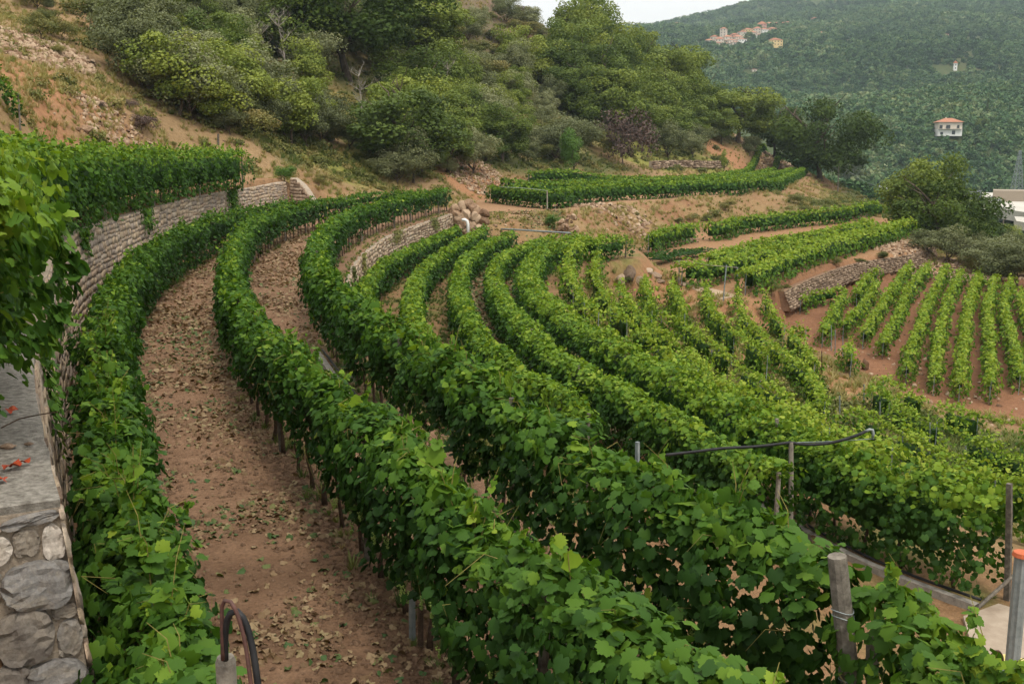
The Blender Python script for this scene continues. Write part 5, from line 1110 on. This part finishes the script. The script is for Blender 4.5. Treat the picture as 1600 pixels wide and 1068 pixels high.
# ------------------------------------------------------------------ tracks (sheets on the ground)
def track(name, pts, w, mat, label=None):
    P = np.array([HIT(x, y, 20) for x, y in pts]); Q, s = resample(P, .5); Q[:, :2] = smooth_line(Q[:, :2], 4); _, N = normals2(Q[:, :2]); rows_ = []
    for k in np.linspace(-1, 1, 7):
        xy = Q[:, :2] + N * (w / 2 * k * (1 + .2 * n2(Q[:, 0], Q[:, 1], 1.5, 60)))[:, None] if abs(k) > .9 else Q[:, :2] + N * w / 2 * k
        rows_.append(np.c_[xy, Hg(xy[:, 0], xy[:, 1]) + .03])
    v = np.stack(rows_, 1).reshape(-1, 3); n = len(Q); f = [(i*7+j, i*7+j+1, i*7+8+j, i*7+7+j) for i in range(n - 1) for j in range(6)]
    tag(MB().poly(v, f).build(name, mat), kind='structure')
track('path', [(1066,441),(1090,449),(1115,457),(1142,465)], 1.5, M['track'])
0 and track('dirt_track', [(1245,508),(1268,530),(1290,560),(1315,600),(1328,640),(1330,662)], 1.3, M['earth_r'] if 'earth_r' in M else M['track'])

# ------------------------------------------------------------------ kerbs and pipes at the row feet
def kerb(P2, off, z, lab, d0, d1, w=.14, h=.16, pipe=True):
    Q, s = resample(P2, .4); Q = smooth_line(Q[:, :2], 6); _, N = normals2(Q); Q = Q + N * off; k = (Q[:, 1] > d0) & (Q[:, 1] < d1); Q, N = Q[k], N[k]
    zz = np.full(len(Q), z); a = np.c_[Q - N * w / 2, zz - .1]; b = np.c_[Q - N * w / 2, zz + h]; c = np.c_[Q + N * w / 2, zz + h]; d = np.c_[Q + N * w / 2, zz - .1]
    for A in (b, c): A[:, 2] += .012 * vnoise(A * 2.5)
    v = np.stack([a, b, c, d], 1).reshape(-1, 3); f = [(i*4+j, i*4+j+1, i*4+j+5, i*4+j+4) for i in range(len(Q) - 1) for j in range(3)]
    tag(MB().poly(v, f).build('kerb', M['kerb']), lab[0], 'kerb')
    if pipe: tag(MB().tube([tuple(p) for p in np.c_[Q - N * (w / 2 + .05), zz + h + .04 + .02 * vnoise(np.c_[Q, zz])]], .028, 6).build('drip_pipe', M['pipe'], smooth=True), lab[1], 'pipe')
kerb(row['3'], .38, ZA, ('rough grey kerb along the foot of the vine row on the terrace edge', 'black water pipe on the kerb under the terrace edge row'), 4, 24)
kerb(row['8'], .55, ZB, ('grey concrete kerb under the tall dense vine row on the right', 'black water pipe behind the kerb under the tall dense row'), 13, 40, w=.14, h=.12)

# ------------------------------------------------------------------ posts, rails, pipes
def post(px, pyt, pyb, d=None, z=None, r=.05, mat='post', lab='', lean=0.0, name='wooden_post', sides=8, cat='post', grp=None):
    b = PZ(px, pyb, z) if z is not None else HIT(px, pyb, d or 4)
    h = 0.0; rt = ray(px + lean, pyt); h = (rt * (b[1] / rt[1]))[2] - b[2]; xt = (rt * (b[1] / rt[1]))[0] - b[0]
    m = MB().tube([(0,0,-.3),(xt*.3,0.01,h*.3),(xt*.7,-.008,h*.7),(xt,0,h)], [r*1.08, r, r*.98, r*.92], sides); o = m.build(name, M[mat], loc=tuple(b)); return tag(o, lab, cat, grp), b, h
o, b1, h1 = post(1575, 755, 937, z=ZB, r=.062, lab='square weathered wooden post at the right end of the tall dense row', sides=4, lean=2)
MB().tube([(-.02,-.05,.05),(-.62,-.45,-.02+.0)], .03, 5)
tag(MB().tube([(0,0,0),(.62,.1,.55)], .032, 6).build('wooden_brace', M['post'], loc=(b1[0]-.66, b1[1]-.3, b1[2])), 'short slanting brace at the foot of the square wooden post', 'brace')
o, b2, h2 = post(1236, 690, 842, z=ZB, r=.05, mat='post', lab='grey round post carrying black pipes at its top')
b3 = PZ(1352, 1310, ZA); top3 = PD(1308, 868, b3[1]); tag(MB().tube([(0,0,-.2),(0,0,.4),tuple((top3 - b3) * .6),tuple(top3 - b3)], [.08,.074,.07,.066], 10).build('wooden_post', M['post'], loc=tuple(b3)), 'leaning round wooden post with wire windings at the end of the terrace edge row', 'post')
for k in (.55, .58, .8, .82):
    c = (top3 - b3) * k; q = [(c[0] + .077 * math.cos(a), c[1] + .077 * math.sin(a), c[2] + .01 * math.sin(a * 2)) for a in np.linspace(0, 6.28, 13)]
    tag(MB().tube(q, .004, 4).build('wire_winding', M['steel'], loc=tuple(b3)), 'thin dark wire wound round the leaning wooden post', 'wire', 'wire windings on the leaning post')
post(1361, 990, 1310, z=ZA, r=.05, lab='second leaning wooden post half hidden by big leaves', lean=2)
post(996, 690, 942, z=ZA, r=.028, mat='steel', lab='dark steel stake in the middle of the terrace edge row', sides=4, name='steel_stake')
post(644, 935, 1000, z=ZA, r=.035, mat='steel', lab='green grey square stake at the foot of the second curved row', sides=4, name='steel_stake')
tag(MB().tube([(0,0,-.2),(.02,0,.45)], [.035,.028], 6).build('vine_stump', M['vinetrunk'], loc=tuple(PZ(656, 1010, ZA))), 'brown vine stem beside the green grey square stake', 'stem')
# pipes over the grey post
D2 = b2[1]
def wire(pts, r, mat, name, lab, d=D2, cat='pipe', n=6, grp=None):
    P = [PD(p[0], p[1], p[2] if len(p) > 2 else d) for p in pts]; Q, _ = resample(np.array(P), (.04 if d < 8 else .15) if d < 30 else 1.0, 3); o0 = Q[0]
    return tag(MB().tube([tuple(q - o0) for q in Q], r, n).build(name, M[mat], loc=tuple(o0), smooth=True), lab, cat, grp)
wire([(1034,711),(1080,706),(1130,700),(1185,697),(1234,691)], .03, 'pipe', 'black_pipe', 'black pipe running left from the grey post over the vines')
wire([(1234,691),(1262,694),(1295,692),(1330,683),(1354,673)], .032, 'pipe', 'black_pipe', 'black pipe rising from the grey post to the right')
wire([(1234,691),(1300,689),(1366,685)], .008, 'steel', 'thin_rail', 'thin straight metal rod under the rising black pipe', cat='rod')
e = PD(1356, 673, D2); tag(MB().tube([(-.05,0,-.01),(.03,0,.03),(.09,0,.02),(.11,0,-.06),(.10,0,-.13)], .03, 8).build('pipe_elbow', M['steel'], loc=tuple(e), smooth=True), 'pale elbow joint at the tip of the rising black pipe', 'pipe joint')
# far rail over the row ends
wire([(783,358,84),(800,358.5,82),(840,361,80),(892,364,78)], .07, 'steel', 'metal_rail', 'long pale horizontal rail above the far ends of the rows', d=80, cat='rail')
p = PD(789, 364, 84); tag(MB().box((0,0,0), (.75,.1,.1)).box((-.33,0,-.42), (.1,.1,.85)).box((.33,0,-.42), (.1,.1,.85)).box((0,0,-.8), (.75,.1,.1)).build('box_frame', M['hose'], loc=tuple(p)), 'small rusty box frame at the left end of the pale rail', 'frame')
# far terrace end posts and wire
o, b4, h4 = post(855, 298, 331, d=30, r=.06, mat='deadwood', lab='pale post at the corner of the far curved terrace', cat='post')
wire([(780,292,b4[1]),(820,294,b4[1]),(856,298,b4[1])], .02, 'steel', 'trellis_wire', 'taut grey wire running left from the pale corner post', d=b4[1], cat='wire', n=4)
# wired posts of the middle terrace
W_ = []
for x, yt, yb, lab in [(1061,407,443,'pale steel post at the left corner of the wired posts'),(1092,410,440,'slim steel post second from the pale corner post'),(1130,414,470,'dark leaning post standing on the pale path'),(1152,418,446,'steel post at the right end of the wire')]:
    o, b, h = post(x, yt, yb, d=30, r=.045, mat='deadwood' if x == 1061 else 'steel', lab=lab, name='steel_post', lean=5 if x == 1130 else 0, grp='wired posts at the pale path'); W_.append(b + [0, 0, h])
o0 = W_[0]; tag(MB().tube([tuple(W_[0] - o0), tuple((W_[0] + W_[3]) / 2 - o0 - [0, 0, .08]), tuple(W_[3] - o0)], .022, 4).build('trellis_wire', M['deadwood'], loc=tuple(o0)), 'pale wire along the tops of the posts by the pale path', 'wire')
for x, yt, yb, lab in [(1065,443,452,'short dark stake on the pale path'),(1284,548,588,'brown crooked stake left of the lower dirt track'),(1305,515,553,'tall grey steel stake at the corner of the red plot'),(1317,526,556,'short grey steel stake right of the tall one'),(1299,508,548,'grey steel stake left of the tall one'),
                       (1312,618,662,'grey stake beside the lower end of the dirt track'),(1350,600,640,'pale stake beside the standing stone'),(1375,628,668,'leaning grey stake in the leafy rows below the red plot'),(1453,660,712,'slanting steel stake in the broad leafy row'),(1443,682,710,'short steel stake left of the slanting one'),
                       (1548,722,758,'steel stake near the square wooden post'),(1541,690,722,'thin steel stake above the square wooden post'),(1509,696,720,'short stub stake in the leafy rows'),(1085,528,556,'thin stake in the ragged row'),(1112,545,572,'bluish thin stake in the ragged row'),(1143,556,580,'third thin stake of the ragged row'),(1178,540,578,'wide pale stake of the ragged row')]:
    post(x, yt, yb, d=15, r=.03, mat='hose' if 'brown' in lab or 'dark' in lab else 'steel', lab=lab, name='steel_stake' if 'brown' not in lab else 'wooden_stake', sides=4, cat='stake', grp='stakes among the loose vine rows')
p = HIT(339, 222, 20); post(341, 209, 226, d=20, r=.09, lab='stubby wooden post top above the upper vine row')
# near post with hoses, bottom left
bp_ = XD(362, 4.5, ZA); t0 = PD(352, 1025, bp_[1]); bp_[0] = t0[0]; H0 = (t0 - bp_)[2]
tag(MB().tube([(0,0,-.1),(0,0,H0*.5),(0,0,H0-.03),(0,0,H0)], [.055,.052,.05,.04], 12).build('wooden_post', M['post'], loc=tuple(bp_)), 'near cut wooden post with frayed top at the bottom left', 'post')
def near_tube(pts, r, mat, lab, d): return wire([(x, y, d + dd) for x, y, dd in pts], r, mat, 'water_hose', lab, d=d, cat='hose', n=8)
near_tube([(352,1030,0),(352,990,-.03),(356,965,-.05),(366,953,-.06),(378,962,-.07),(388,985,-.08),(396,1020,-.1),(403,1068,-.12),(410,1120,-.14)], .016, 'pipe', 'black hose bending over the near cut post', bp_[1] - .1)
near_tube([(348,1030,0),(347,980,-.02),(347,945,-.03),(354,937,-.04),(363,943,-.06),(374,968,-.07),(384,1010,-.09),(392,1068,-.12),(398,1120,-.12)], .010, 'hose', 'thin reddish brown hose looping over the near cut post', bp_[1] - .12)

# ------------------------------------------------------------------ right bottom corner: slab, steel column, cloth
sl = [PZ(x, y, ZB + .06) for x, y in [(1505,962),(1560,942),(1700,985),(1720,1090),(1540,1080)]]
o0 = sl[0]; v = [tuple(q - o0) for q in sl] + [tuple(q - o0 - [0, 0, .14]) for q in sl]
tag(MB().poly(v, [(0,4,3,2,1)] + [(i, (i+1) % 5, (i+1) % 5 + 5, i + 5) for i in range(5)]).build('concrete_slab', M['slab'], loc=tuple(o0)), 'dusty pink concrete slab on the ground in the lower right corner', 'slab')
bc = PZ(1580, 1075, -6.6); tc = PD(1597, 868, bc[1]); hc = (tc - bc)[2]
col_ = MB(); ring = [(.085*math.cos(a) * (1 if i % 2 else .86), .085*math.sin(a) * (1 if i % 2 else .86)) for i, a in enumerate(np.linspace(0, 2*math.pi, 16, endpoint=False))]
v = [(x, y, -1.2) for x, y in ring] + [(x + (tc-bc)[0], y, hc) for x, y in ring]; col_.poly(v, [(i, (i+1) % 16, (i+1) % 16 + 16, i + 16) for i in range(16)] + [tuple(range(16, 32))])
rt_ = empty('steel_column', tuple(bc)); tag(rt_, 'fluted pale grey column with an orange cap at the right picture edge', 'column'); col_.build('shaft', M['steel2'] if 'steel2' in M else M['steel'], rt_)
MB().tube([((tc-bc)[0],0,hc),((tc-bc)[0],0,hc+.05)], [.115,.10], 12).build('cap', M['orange'], rt_)
c0 = PZ(1578, 1052, ZB + .55)
import bmesh
bm = bmesh.new(); bmesh.ops.create_icosphere(bm, subdivisions=3, radius=.5)
for v in bm.verts: q = np.array(v.co[:]); k = 1 + .16 * float(vnoise(q[None] * 3, 3)[0]) + .07 * float(vnoise(q[None] * 9, 4)[0]); v.co = (q[0] * k * .85, q[1] * k * .6, q[2] * k * .42)
me = bpy.data.meshes.new('cloth_bundle'); bm.to_mesh(me); bm.free(); me.materials.append(M['yellow']); tag(link('cloth_bundle', me, loc=tuple(c0)), 'crumpled yellow cloth at the foot of the fluted column', 'cloth')
hp = [(-.1,0,.0),(-.1,0,.14),(-.03,0,.22),(.05,0,.22),(.12,0,.12),(.12,0,0)]
tag(MB().tube(resample(np.array([(-.09,0,-.1),(-.09,0,.12),(0,0,.22),(.08,0,.12),(.09,0,-.1)]), .03, 3)[0].tolist(), .014, 6).build('tool_handle', M['hose'], loc=tuple(c0 + np.array([-.28, -.15, .2])), smooth=True), 'brown looped handle sticking out beside the yellow cloth', 'handle')
wire([(1560,1052,c0[1]-.5),(1600,1040,c0[1]-.5),(1640,1028,c0[1]-.5)], .05, 'steel', 'grey_tube', 'grey tube lying in front of the yellow cloth', d=c0[1], cat='tube')
# on the wall cap
for x, y, s, lab in [(14,729,.11,'curled red vine leaf on the cement wall cap'),(36,722,.08,'smaller red vine leaf beside the curled one on the wall cap'),(8,750,.08,'dull red leaf at the picture edge on the wall cap'),(20,643,.09,'small red leaf hanging near the wall cap')]:
    v, f = T_HI; v = v.copy(); v[:, 2] += .2 * np.sin(v[:, 0] * 6) + .25 * np.abs(v[:, 0]) + .1; o = link('dry_leaf', np_mesh('dry_leaf', v * s, f, [M['redleaf']])); o.location = tuple(PZ(x, y, -2.22)); o.rotation_euler = (.2, .1, random.random() * 6); tag(o, lab, 'leaf')
for x, y, s, lab in [(12,697,.1,'flat pale pebble on the cement wall cap'),(45,693,.06,'thin pale chip of stone near the edge of the wall cap')]:
    o = link('pebble', BOULP[1]); o.location = tuple(PZ(x, y, -2.225)); o.scale = (s * 1.5, s, s * .45); tag(o, lab, 'pebble')
tw = [PZ(x, y, z) for x, y, z in ((2,668,-2.2),(30,654,-2.16),(58,648,-2.1),(90,643,-2.05))]; tag(MB().tube([tuple(q - tw[0]) for q in tw], .006, 4).build('twig', M['vinetrunk'], loc=tuple(tw[0])), 'thin dry twig lying across the wall cap', 'twig')
for x_, y_, h_, lb in [(1228,452,13,'small green shrub at the left end of the rubble wall'),(1290,432,12,'tuft like shrub at the foot of the rubble wall'),(1345,412,13,'dry green shrub on the right half of the rubble wall')]: T_('scrub', x_, y_, h_, lb, 'shrubs on the banks', 1.6, dmin=25)
# creepers and weeds hanging on the walls
def creeper(P2, z, d0, wd, drop, out_sign, label, mat='vine', tint=.4, n=260, size=.1, grp=None, batter=.2, Hw=2.6):
    Q, s = resample(P2, .2); _, N = normals2(Q); N = N * out_sign; i0 = int(np.argmin(np.abs(Q[:, 1] - d0))); x = np.clip(s[i0] + rng.normal(0, wd / 2, n), 0, s[-1])
    f = rng.random(n)**1.3; c = .5 * np.sin(f * 3 + i0); q = np.stack([np.interp(x + c * wd * .4, s, Q[:, k]) for k in (0, 1)], 1); nn = np.stack([np.interp(x, s, N[:, k]) for k in (0, 1)], 1)
    dz = f * drop * rng.uniform(.6, 1, n); P = np.c_[q + nn * (rng.uniform(.04, .16, n) + batter * dz / Hw)[:, None], z + .15 - dz]; O = P.mean(0)
    Nr = unit(np.c_[nn, np.full(n, .4)] + rng.normal(0, .4, (n, 3))); v, f_ = leaf_arrays(P - O, Nr, np.tile([0, 0, -1.], (n, 1)) + rng.normal(0, .3, (n, 3)), size * rng.uniform(.6, 1.3, n), T_MID)
    o = link('creeper', np_mesh('creeper', v, f_, [M[mat]], np.repeat(np.clip(tint + rng.normal(0, .1, n), 0, 1), 4))); o.location = tuple(O); tag(o, label, 'creeper', grp)
for d0, wd, dr, lb in [(12, .8, 1.6, 'leafy creeper hanging on the left wall beside the large leaved vine'), (16, .6, 1.1, 'short creeper hanging from the top of the left wall'), (21, .9, 1.5, 'broad creeper hanging from the upper vines on the left wall'), (29, .8, .9, 'small creeper at the middle of the left wall'), (40, 1.2, 1.0, 'thin creeper high on the far part of the left wall'), (60, 1.3, 2.2, 'long creeper hanging down where the upper vine row ends')]:
    creeper(W_xy, -2.35, d0, wd, dr, 1, lb, 'vine', .45, n=int(200 * wd * dr), size=.09 + d0 * .0014, grp='creepers on the left wall')
for d0, wd, dr, lb in [(34, 1.0, 1.5, 'brown green weeds hanging at the near end of the second wall'), (42, .5, 2.3, 'thin dark weeds hanging the full height of the second wall'), (48, .6, 2.0, 'narrow weed streak on the middle of the second wall'), (62, 1.6, .8, 'short weeds on the top edge of the second wall'), (74, 1.2, 1.0, 'weeds near the far end of the second wall')]:
    creeper(WB, ZA, d0, wd, dr, -1, lb, 'scrub', .35, n=int(240 * wd * dr), size=.12, grp='weeds on the second wall')
# ------------------------------------------------------------------ village, houses, valley
def house(p, wpx, hpx, wall, label, group=None, roof='tile', rz=None, pitch=.32, wins=True, name='house', depth_k=.8, cat='house', storeys=None, tower=False):
    s = depth(p) / F_PX; W_, Hh = wpx * s, hpx * s; Dp = W_ * depth_k
    rz = random.uniform(-.5, .5) if rz is None else rz; root = empty(name, tuple(p - [0, 0, .6]), rz); tag(root, label, cat, group); Hw = Hh * (.74 if not tower else .9) + .6
    MB().box((0, 0, Hw / 2), (W_, Dp, Hw)).build('wall', M[wall], root)
    e = .5; rh = Hh + .6 - Hw; a, b = W_ / 2 + e, Dp / 2 + e; z = Hw + .03
    if W_ > Dp * 1.15: r_ = [(-a + b, 0, z + rh), (a - b, 0, z + rh)]; f = [(0,1,5,4),(2,3,4,5),(1,2,5),(3,0,4),(3,2,1,0)]
    else: r_ = [(0, 0, z + rh)]; f = [(0,1,4),(1,2,4),(2,3,4),(3,0,4),(3,2,1,0)]
    MB().poly([(-a,-b,z),(a,-b,z),(a,b,z),(-a,b,z)] + r_, f).build('roof', M[roof], root)
    if wins:
        ns = storeys or max(1, int(Hw / 3.2)); nw = max(1, int(W_ / 3.4)); wm = MB().box((0, 0, 0), (1.0, .12, 1.3)).mesh('window', M['window'])
        for r in range(ns):
            for c in range(nw):
                for sx, sy, ang in ((1, 0, 0),):
                    o = link('window', wm, root); o.location = (-W_/2 + W_ * (c + .5) / nw, -Dp/2 - .02, Hw - 1.6 - r * 3.0)
        o = link('window', wm, root); o.location = (-W_/2 - .02, 0, Hw - 1.6); o.rotation_euler = (0, 0, R(90)); o2 = link('window', wm, root); o2.location = (W_/2 + .02, 0, Hw - 1.6); o2.rotation_euler = (0, 0, R(90))
    return root, W_, Dp, Hw
vw = ['plaster','plaster','plaster','tower','plaster','plaster','pink','plaster','plaster','whitewall','yellowwall','plaster','plaster','pink','whitewall','pink','pink','plaster','plaster','pink','whitewall','whitewall','whitewall','plaster','whitewall','plaster']
vl = ['leftmost cream house of the hill village','cream village house just left of the bell tower','tall cream village house under the bell tower','slim bell tower of the hill village','cream village house right of the bell tower','long low cream house at the bottom of the village','pink toned village house right of the bell tower','small cream village house in the lower row','small cream house on the upper village row','white house in the middle lower row of the village',
      'yellowish village house with wide roof','cream village house left of the red block','small cream village house below the red block','tall red village block, left of the two tall ones','white village house in front of the red blocks','wide red roofed block at the top of the village','red house on the right of the village top','small cream house on the top right of the village','cream house near the right end of the village','long red roofed house at the right end of the village',
      'tiny white house below the village middle','tiny white house left of the flat white one','flat white house below the red blocks','lowest wide cream house at the village foot','white house at the village foot under the tower','small cream house at the village foot']
for (x, y, w_, h_), wl, lb in zip(VILL, vw, vl):
    p = HIT(x, y + h_ / 2 + 1, 600); house(p, w_ * 1.4, h_ * 1.45, 'plaster' if wl == 'tower' else wl, lb, 'houses of the hill village', tower=(wl == 'tower'), pitch=.3)
for x, y, w_, h_, wl, lb in OUTL:
    p = HIT(x, y + h_ / 2, 500); house(p, w_, h_ * 1.2, 'pink' if wl == 'tile' else wl, lb, None)
house(YH, 20, 15, 'yellowwall', 'yellow villa with orange roof below the hill village', None, rz=.15)
# the white and cream villa
s = depth(WH) / F_PX; W_, D_h, H1, H2 = 36 * s, 9.5, 10.5 * s, 10.5 * s
root = empty('villa', tuple(WH - [0, 0, .3]), -.12); tag(root, 'white and cream two storey villa with orange hip roof and balconies', 'house')
MB().box((0, 0, H1 / 2), (W_, D_h, H1)).build('wall', M['whitewall'], root); MB().box((.15, 0, H1 + H2 / 2 + .02), (W_ - .5, D_h - .5, H2)).build('wall', M['plaster'], root)
a, b, z = W_ / 2 + .7, D_h / 2 + .7, H1 + H2 + .06
rf = MB().poly([(-a,-b,z),(a,-b,z),(a,b,z),(-a,b,z),(-a + b, 0, z + 2.4),(a - b, 0, z + 2.4)], [(0,1,5,4),(2,3,4,5),(1,2,5),(3,0,4),(3,2,1,0)]).build('roof', M['tile'], root)
MB().box((-1.5, 0, z + 2.3), (.7, .7, 1.2)).build('chimney', M['plaster'], rf)
MB().box((-.6, -D_h/2 - .6, H1 + .05), (W_ + .4, 1.5, .18)).build('balcony', M['plaster'], root)
for k in range(9): MB().box((-W_/2 + .4 + k * (W_ - .8) / 8, -D_h/2 - 1.25, H1 + .6), (.08, .08, .95)).build('balcony_post', M['steel'], root)
for x, z_, w_, h_ in [(-5.2, H1 + 1.3, 1.6, 2.0), (-1.2, H1 + 1.3, 2.2, 2.2), (4.4, H1 + 1.4, 1.2, 1.8), (-4.6, 1.6, 1.6, 1.5), (2.0, 2.0, 1.8, 2.2)]:
    MB().box((x, -D_h/2 - .03, z_), (w_, .12, h_)).build('window', M['window'], root)
p = HIT(1535, 210, 450); house(p, 22, 8, 'whitewall', 'low house with orange roof half hidden right of the villa', None, rz=0)
p = HIT(1592, 222, 420); house(p, 16, 4, 'plaster', 'orange roof edge at the right picture border', None, rz=0)
T_('cypress', 1541, 190, 32, 'dark pointed cypress between the villa and the low orange roofed house', dmin=400)
T_('green', 1530, 208, 24, 'round dark tree left of the low orange roofed house', dmin=400)
# valley yard
def plate(name, P, th, mat, lab, cat, grp=None):
    o0 = np.array(P[0]); n = len(P); v = [tuple(np.array(q) - o0) for q in P] + [tuple(np.array(q) - o0 - [0, 0, th]) for q in P]
    f = [tuple(range(n)), tuple(range(2 * n - 1, n - 1, -1))] + [(i, i + n, (i + 1) % n + n, (i + 1) % n) for i in range(n)]
    return tag(MB().poly(v, f).build(name, M[mat], loc=tuple(o0)), lab, cat, grp)
zv = -19.0
def PV(px, py, z=zv): return PZ(px, py, z)
yard = [PV(x, y) for x, y in ((1370,302),(1390,300),(1560,301),(1640,302),(1660,350),(1590,333),(1500,322),(1400,313))]
tag(MB().poly([tuple(q) for q in yard], [tuple(range(8))]).build('yard', M['concrete']), kind='structure')
plate('flat_roof', [PV(1384,303,zv+3), PV(1415,303,zv+3), PV(1416,311,zv+3), PV(1386,309,zv+3)], 3, 'concrete', 'pale flat roof left of the tree clump in the valley', 'roof')
plate('dark_shed', [PV(1510,297,zv+4), PV(1534,297,zv+4), PV(1535,301,zv+4), PV(1511,301,zv+4)], 4, 'darkroof', 'long dark open shed in the valley yard', 'shed')
plate('yard_wall', [PV(1552,295.5,zv+4), PV(1650,297,zv+4), PV(1650,299,zv+4), PV(1552,297.5,zv+4)], 5, 'mortar', 'long beige stone wall behind the valley yard', 'wall')
plate('flat_roof', [PV(1548,318,zv+2), PV(1600,321,zv+2), PV(1650,324,zv+2), PV(1650,335,zv+2), PV(1598,331,zv+2), PV(1560,325,zv+2)], 3, 'concrete', 'large pale flat roof near the right edge in the valley', 'roof')
plate('flat_roof', [PV(1585,338,zv+2), PV(1650,342,zv+2), PV(1650,356,zv+2), PV(1588,345,zv+2)], 2, 'concrete', 'lowest pale roof strip at the right edge in the valley', 'roof')
def car(px, py, mat, lab, L=4.4, kind='car', z=zv + .05, rz=0.0, grp='vehicles in the valley yard'):
    p = PV(px, py, z); root = empty(kind, tuple(p), rz); tag(root, lab, kind, grp); Hc = 1.45 if kind == 'car' else 3.3; Wd = 1.8 if kind == 'car' else 2.4
    bd = [(-L/2, .35), (-L/2, .9), (-L*.42, .95), (-L*.28, Hc), (L*.2, Hc), (L*.33, .98), (L/2, .85), (L/2, .35)] if kind == 'car' else [(-L/2, .5), (-L/2, Hc), (L*.22, Hc), (L*.22, .5)]
    n = len(bd); v = [(x, -Wd/2, zz) for x, zz in bd] + [(x, Wd/2, zz) for x, zz in bd]; MB().poly(v, [tuple(range(n))[::-1], tuple(range(n, 2*n))] + [(i, (i+1) % n, (i+1) % n + n, i + n) for i in range(n)]).build('body', M[mat], root)
    if kind != 'car': MB().box((L*.37, 0, 1.35), (L*.28, Wd, 1.9)).build('cab', M['blue'], root); MB().box((0, 0, .8), (L, Wd * .98, .6)).build('chassis', M['blue'], root)
    else: MB().box((-.1, 0, 1.15), (L*.46, Wd + .02, .34)).build('window', M['window'], root)
    wm = MB().tube([(0,-.12,0),(0,.12,0)], .33, 10).mesh('wheel', M['tyre'])
    for sx in (-.31, .31):
        for sy in (-1, 1): o = link('wheel', wm, root); o.location = (L * sx, sy * Wd / 2, .33)
car(1383, 301, 'carwhite', 'white box truck with blue cab beside the pale flat roof', 5.6, 'truck', zv + .5, .5)
for i, (x, y, m, lb) in enumerate([(1562,313,'carwhite','white car at the left of the parked line'),(1572,307,'cargrey','grey car behind the parked line'),(1580,306,'carwhite','bright white car under the beige wall'),(1590,307,'carwhite','white car right of the bright white one'),(1598,309,'cargrey','grey car at the picture edge'),(1558,310,'cargrey','dark car beside the dark shed'),(1573,314,'carred','rust red car in front of the pale roof'),(1557,316.5,'carwhite','white van like car by the pale roof'),(1585,311,'cargrey','silver car in the second parked line')]):
    car(x, y, m, lb, rz=random.uniform(-.3, .3))
# pylon
pb = PD(1588, 300, 500); pb[2] = -20; top = 20.0; m = MB()
def leg(a, b, r=.16): m.tube([a, b], r, 4, False)
w0, w1 = 2.2, .35
for sx in (-1, 1):
    for sy in (-1, 1): leg((sx*w0, sy*w0, 0), (sx*w1 , sy*w1, top))
for k in range(8):
    z0, z1 = top * k / 8, top * (k + 1) / 8; a0 = w0 + (w1 - w0) * k / 8; a1 = w0 + (w1 - w0) * (k + 1) / 8
    for (ax, ay, bx, by) in ((-1,-1,1,-1),(1,-1,1,1),(1,1,-1,1),(-1,1,-1,-1)): leg((ax*a0, ay*a0, z0), (bx*a1, by*a1, z1), .09); leg((bx*a0, by*a0, z0), (ax*a1, ay*a1, z1), .09)
m.build('lattice_pylon', M['steel'], loc=tuple(pb)); tag(bpy.data.objects['lattice_pylon'], 'slim grey lattice pylon at the right edge of the valley', 'pylon')
# poles with wire
P1 = HIT(1420, 350, 60); P1b = PD(1427, 294, P1[1]); P0_ = HIT(1309, 300, 100); P0t = PD(1311, 253, P0_[1]); P2_ = HIT(1566, 398, 60); P2t = PD(1568, 343, P2_[1])
for (a, b, lb) in ((P1, P1b, 'plain wooden pole in front of the tree clump'), (P0_, P0t, 'wooden pole below the large round crowned tree'), (P2_, P2t, 'wooden pole among the trees near the right edge')):
    tag(MB().tube([(0,0,-.5), tuple(b - a)], [.13, .09], 6).build('utility_pole', M['post'], loc=tuple(a)), lb, 'pole', 'wooden poles carrying the overhead wire')
for (a, b, lb) in ((P0t, P1b, 'overhead wire between the two left poles'), (P1b, P2t, 'overhead wire sagging to the right pole')):
    q = [a + (b - a) * t - np.array([0, 0, 2.2 * 4 * t * (1 - t)]) for t in np.linspace(0, 1, 14)]; tag(MB().tube([tuple(x - a) for x in q], .022, 4).build('overhead_wire', M['steel'], loc=tuple(a)), lb, 'wire')
# ------------------------------------------------------------------ haze
if True:
    hm = bpy.data.materials.new('haze'); hm.use_nodes = True; t = hm.node_tree; t.nodes.clear(); pv = t.nodes.new('ShaderNodeVolumePrincipled'); pv.inputs['Color'].default_value = (.74, .90, 1, 1); pv.inputs['Density'].default_value = .00013
    om = t.nodes.new('ShaderNodeOutputMaterial'); t.links.new(pv.outputs[0], om.inputs['Volume'])
    zmin, zmax = float(GZ.min()) - 20, max(float(GZ.max()), 60) + 60
    tag(MB().box((0, 0, (zmin + zmax) / 2), (7800, 7800, zmax - zmin)).build('haze', hm), kind='stuff')
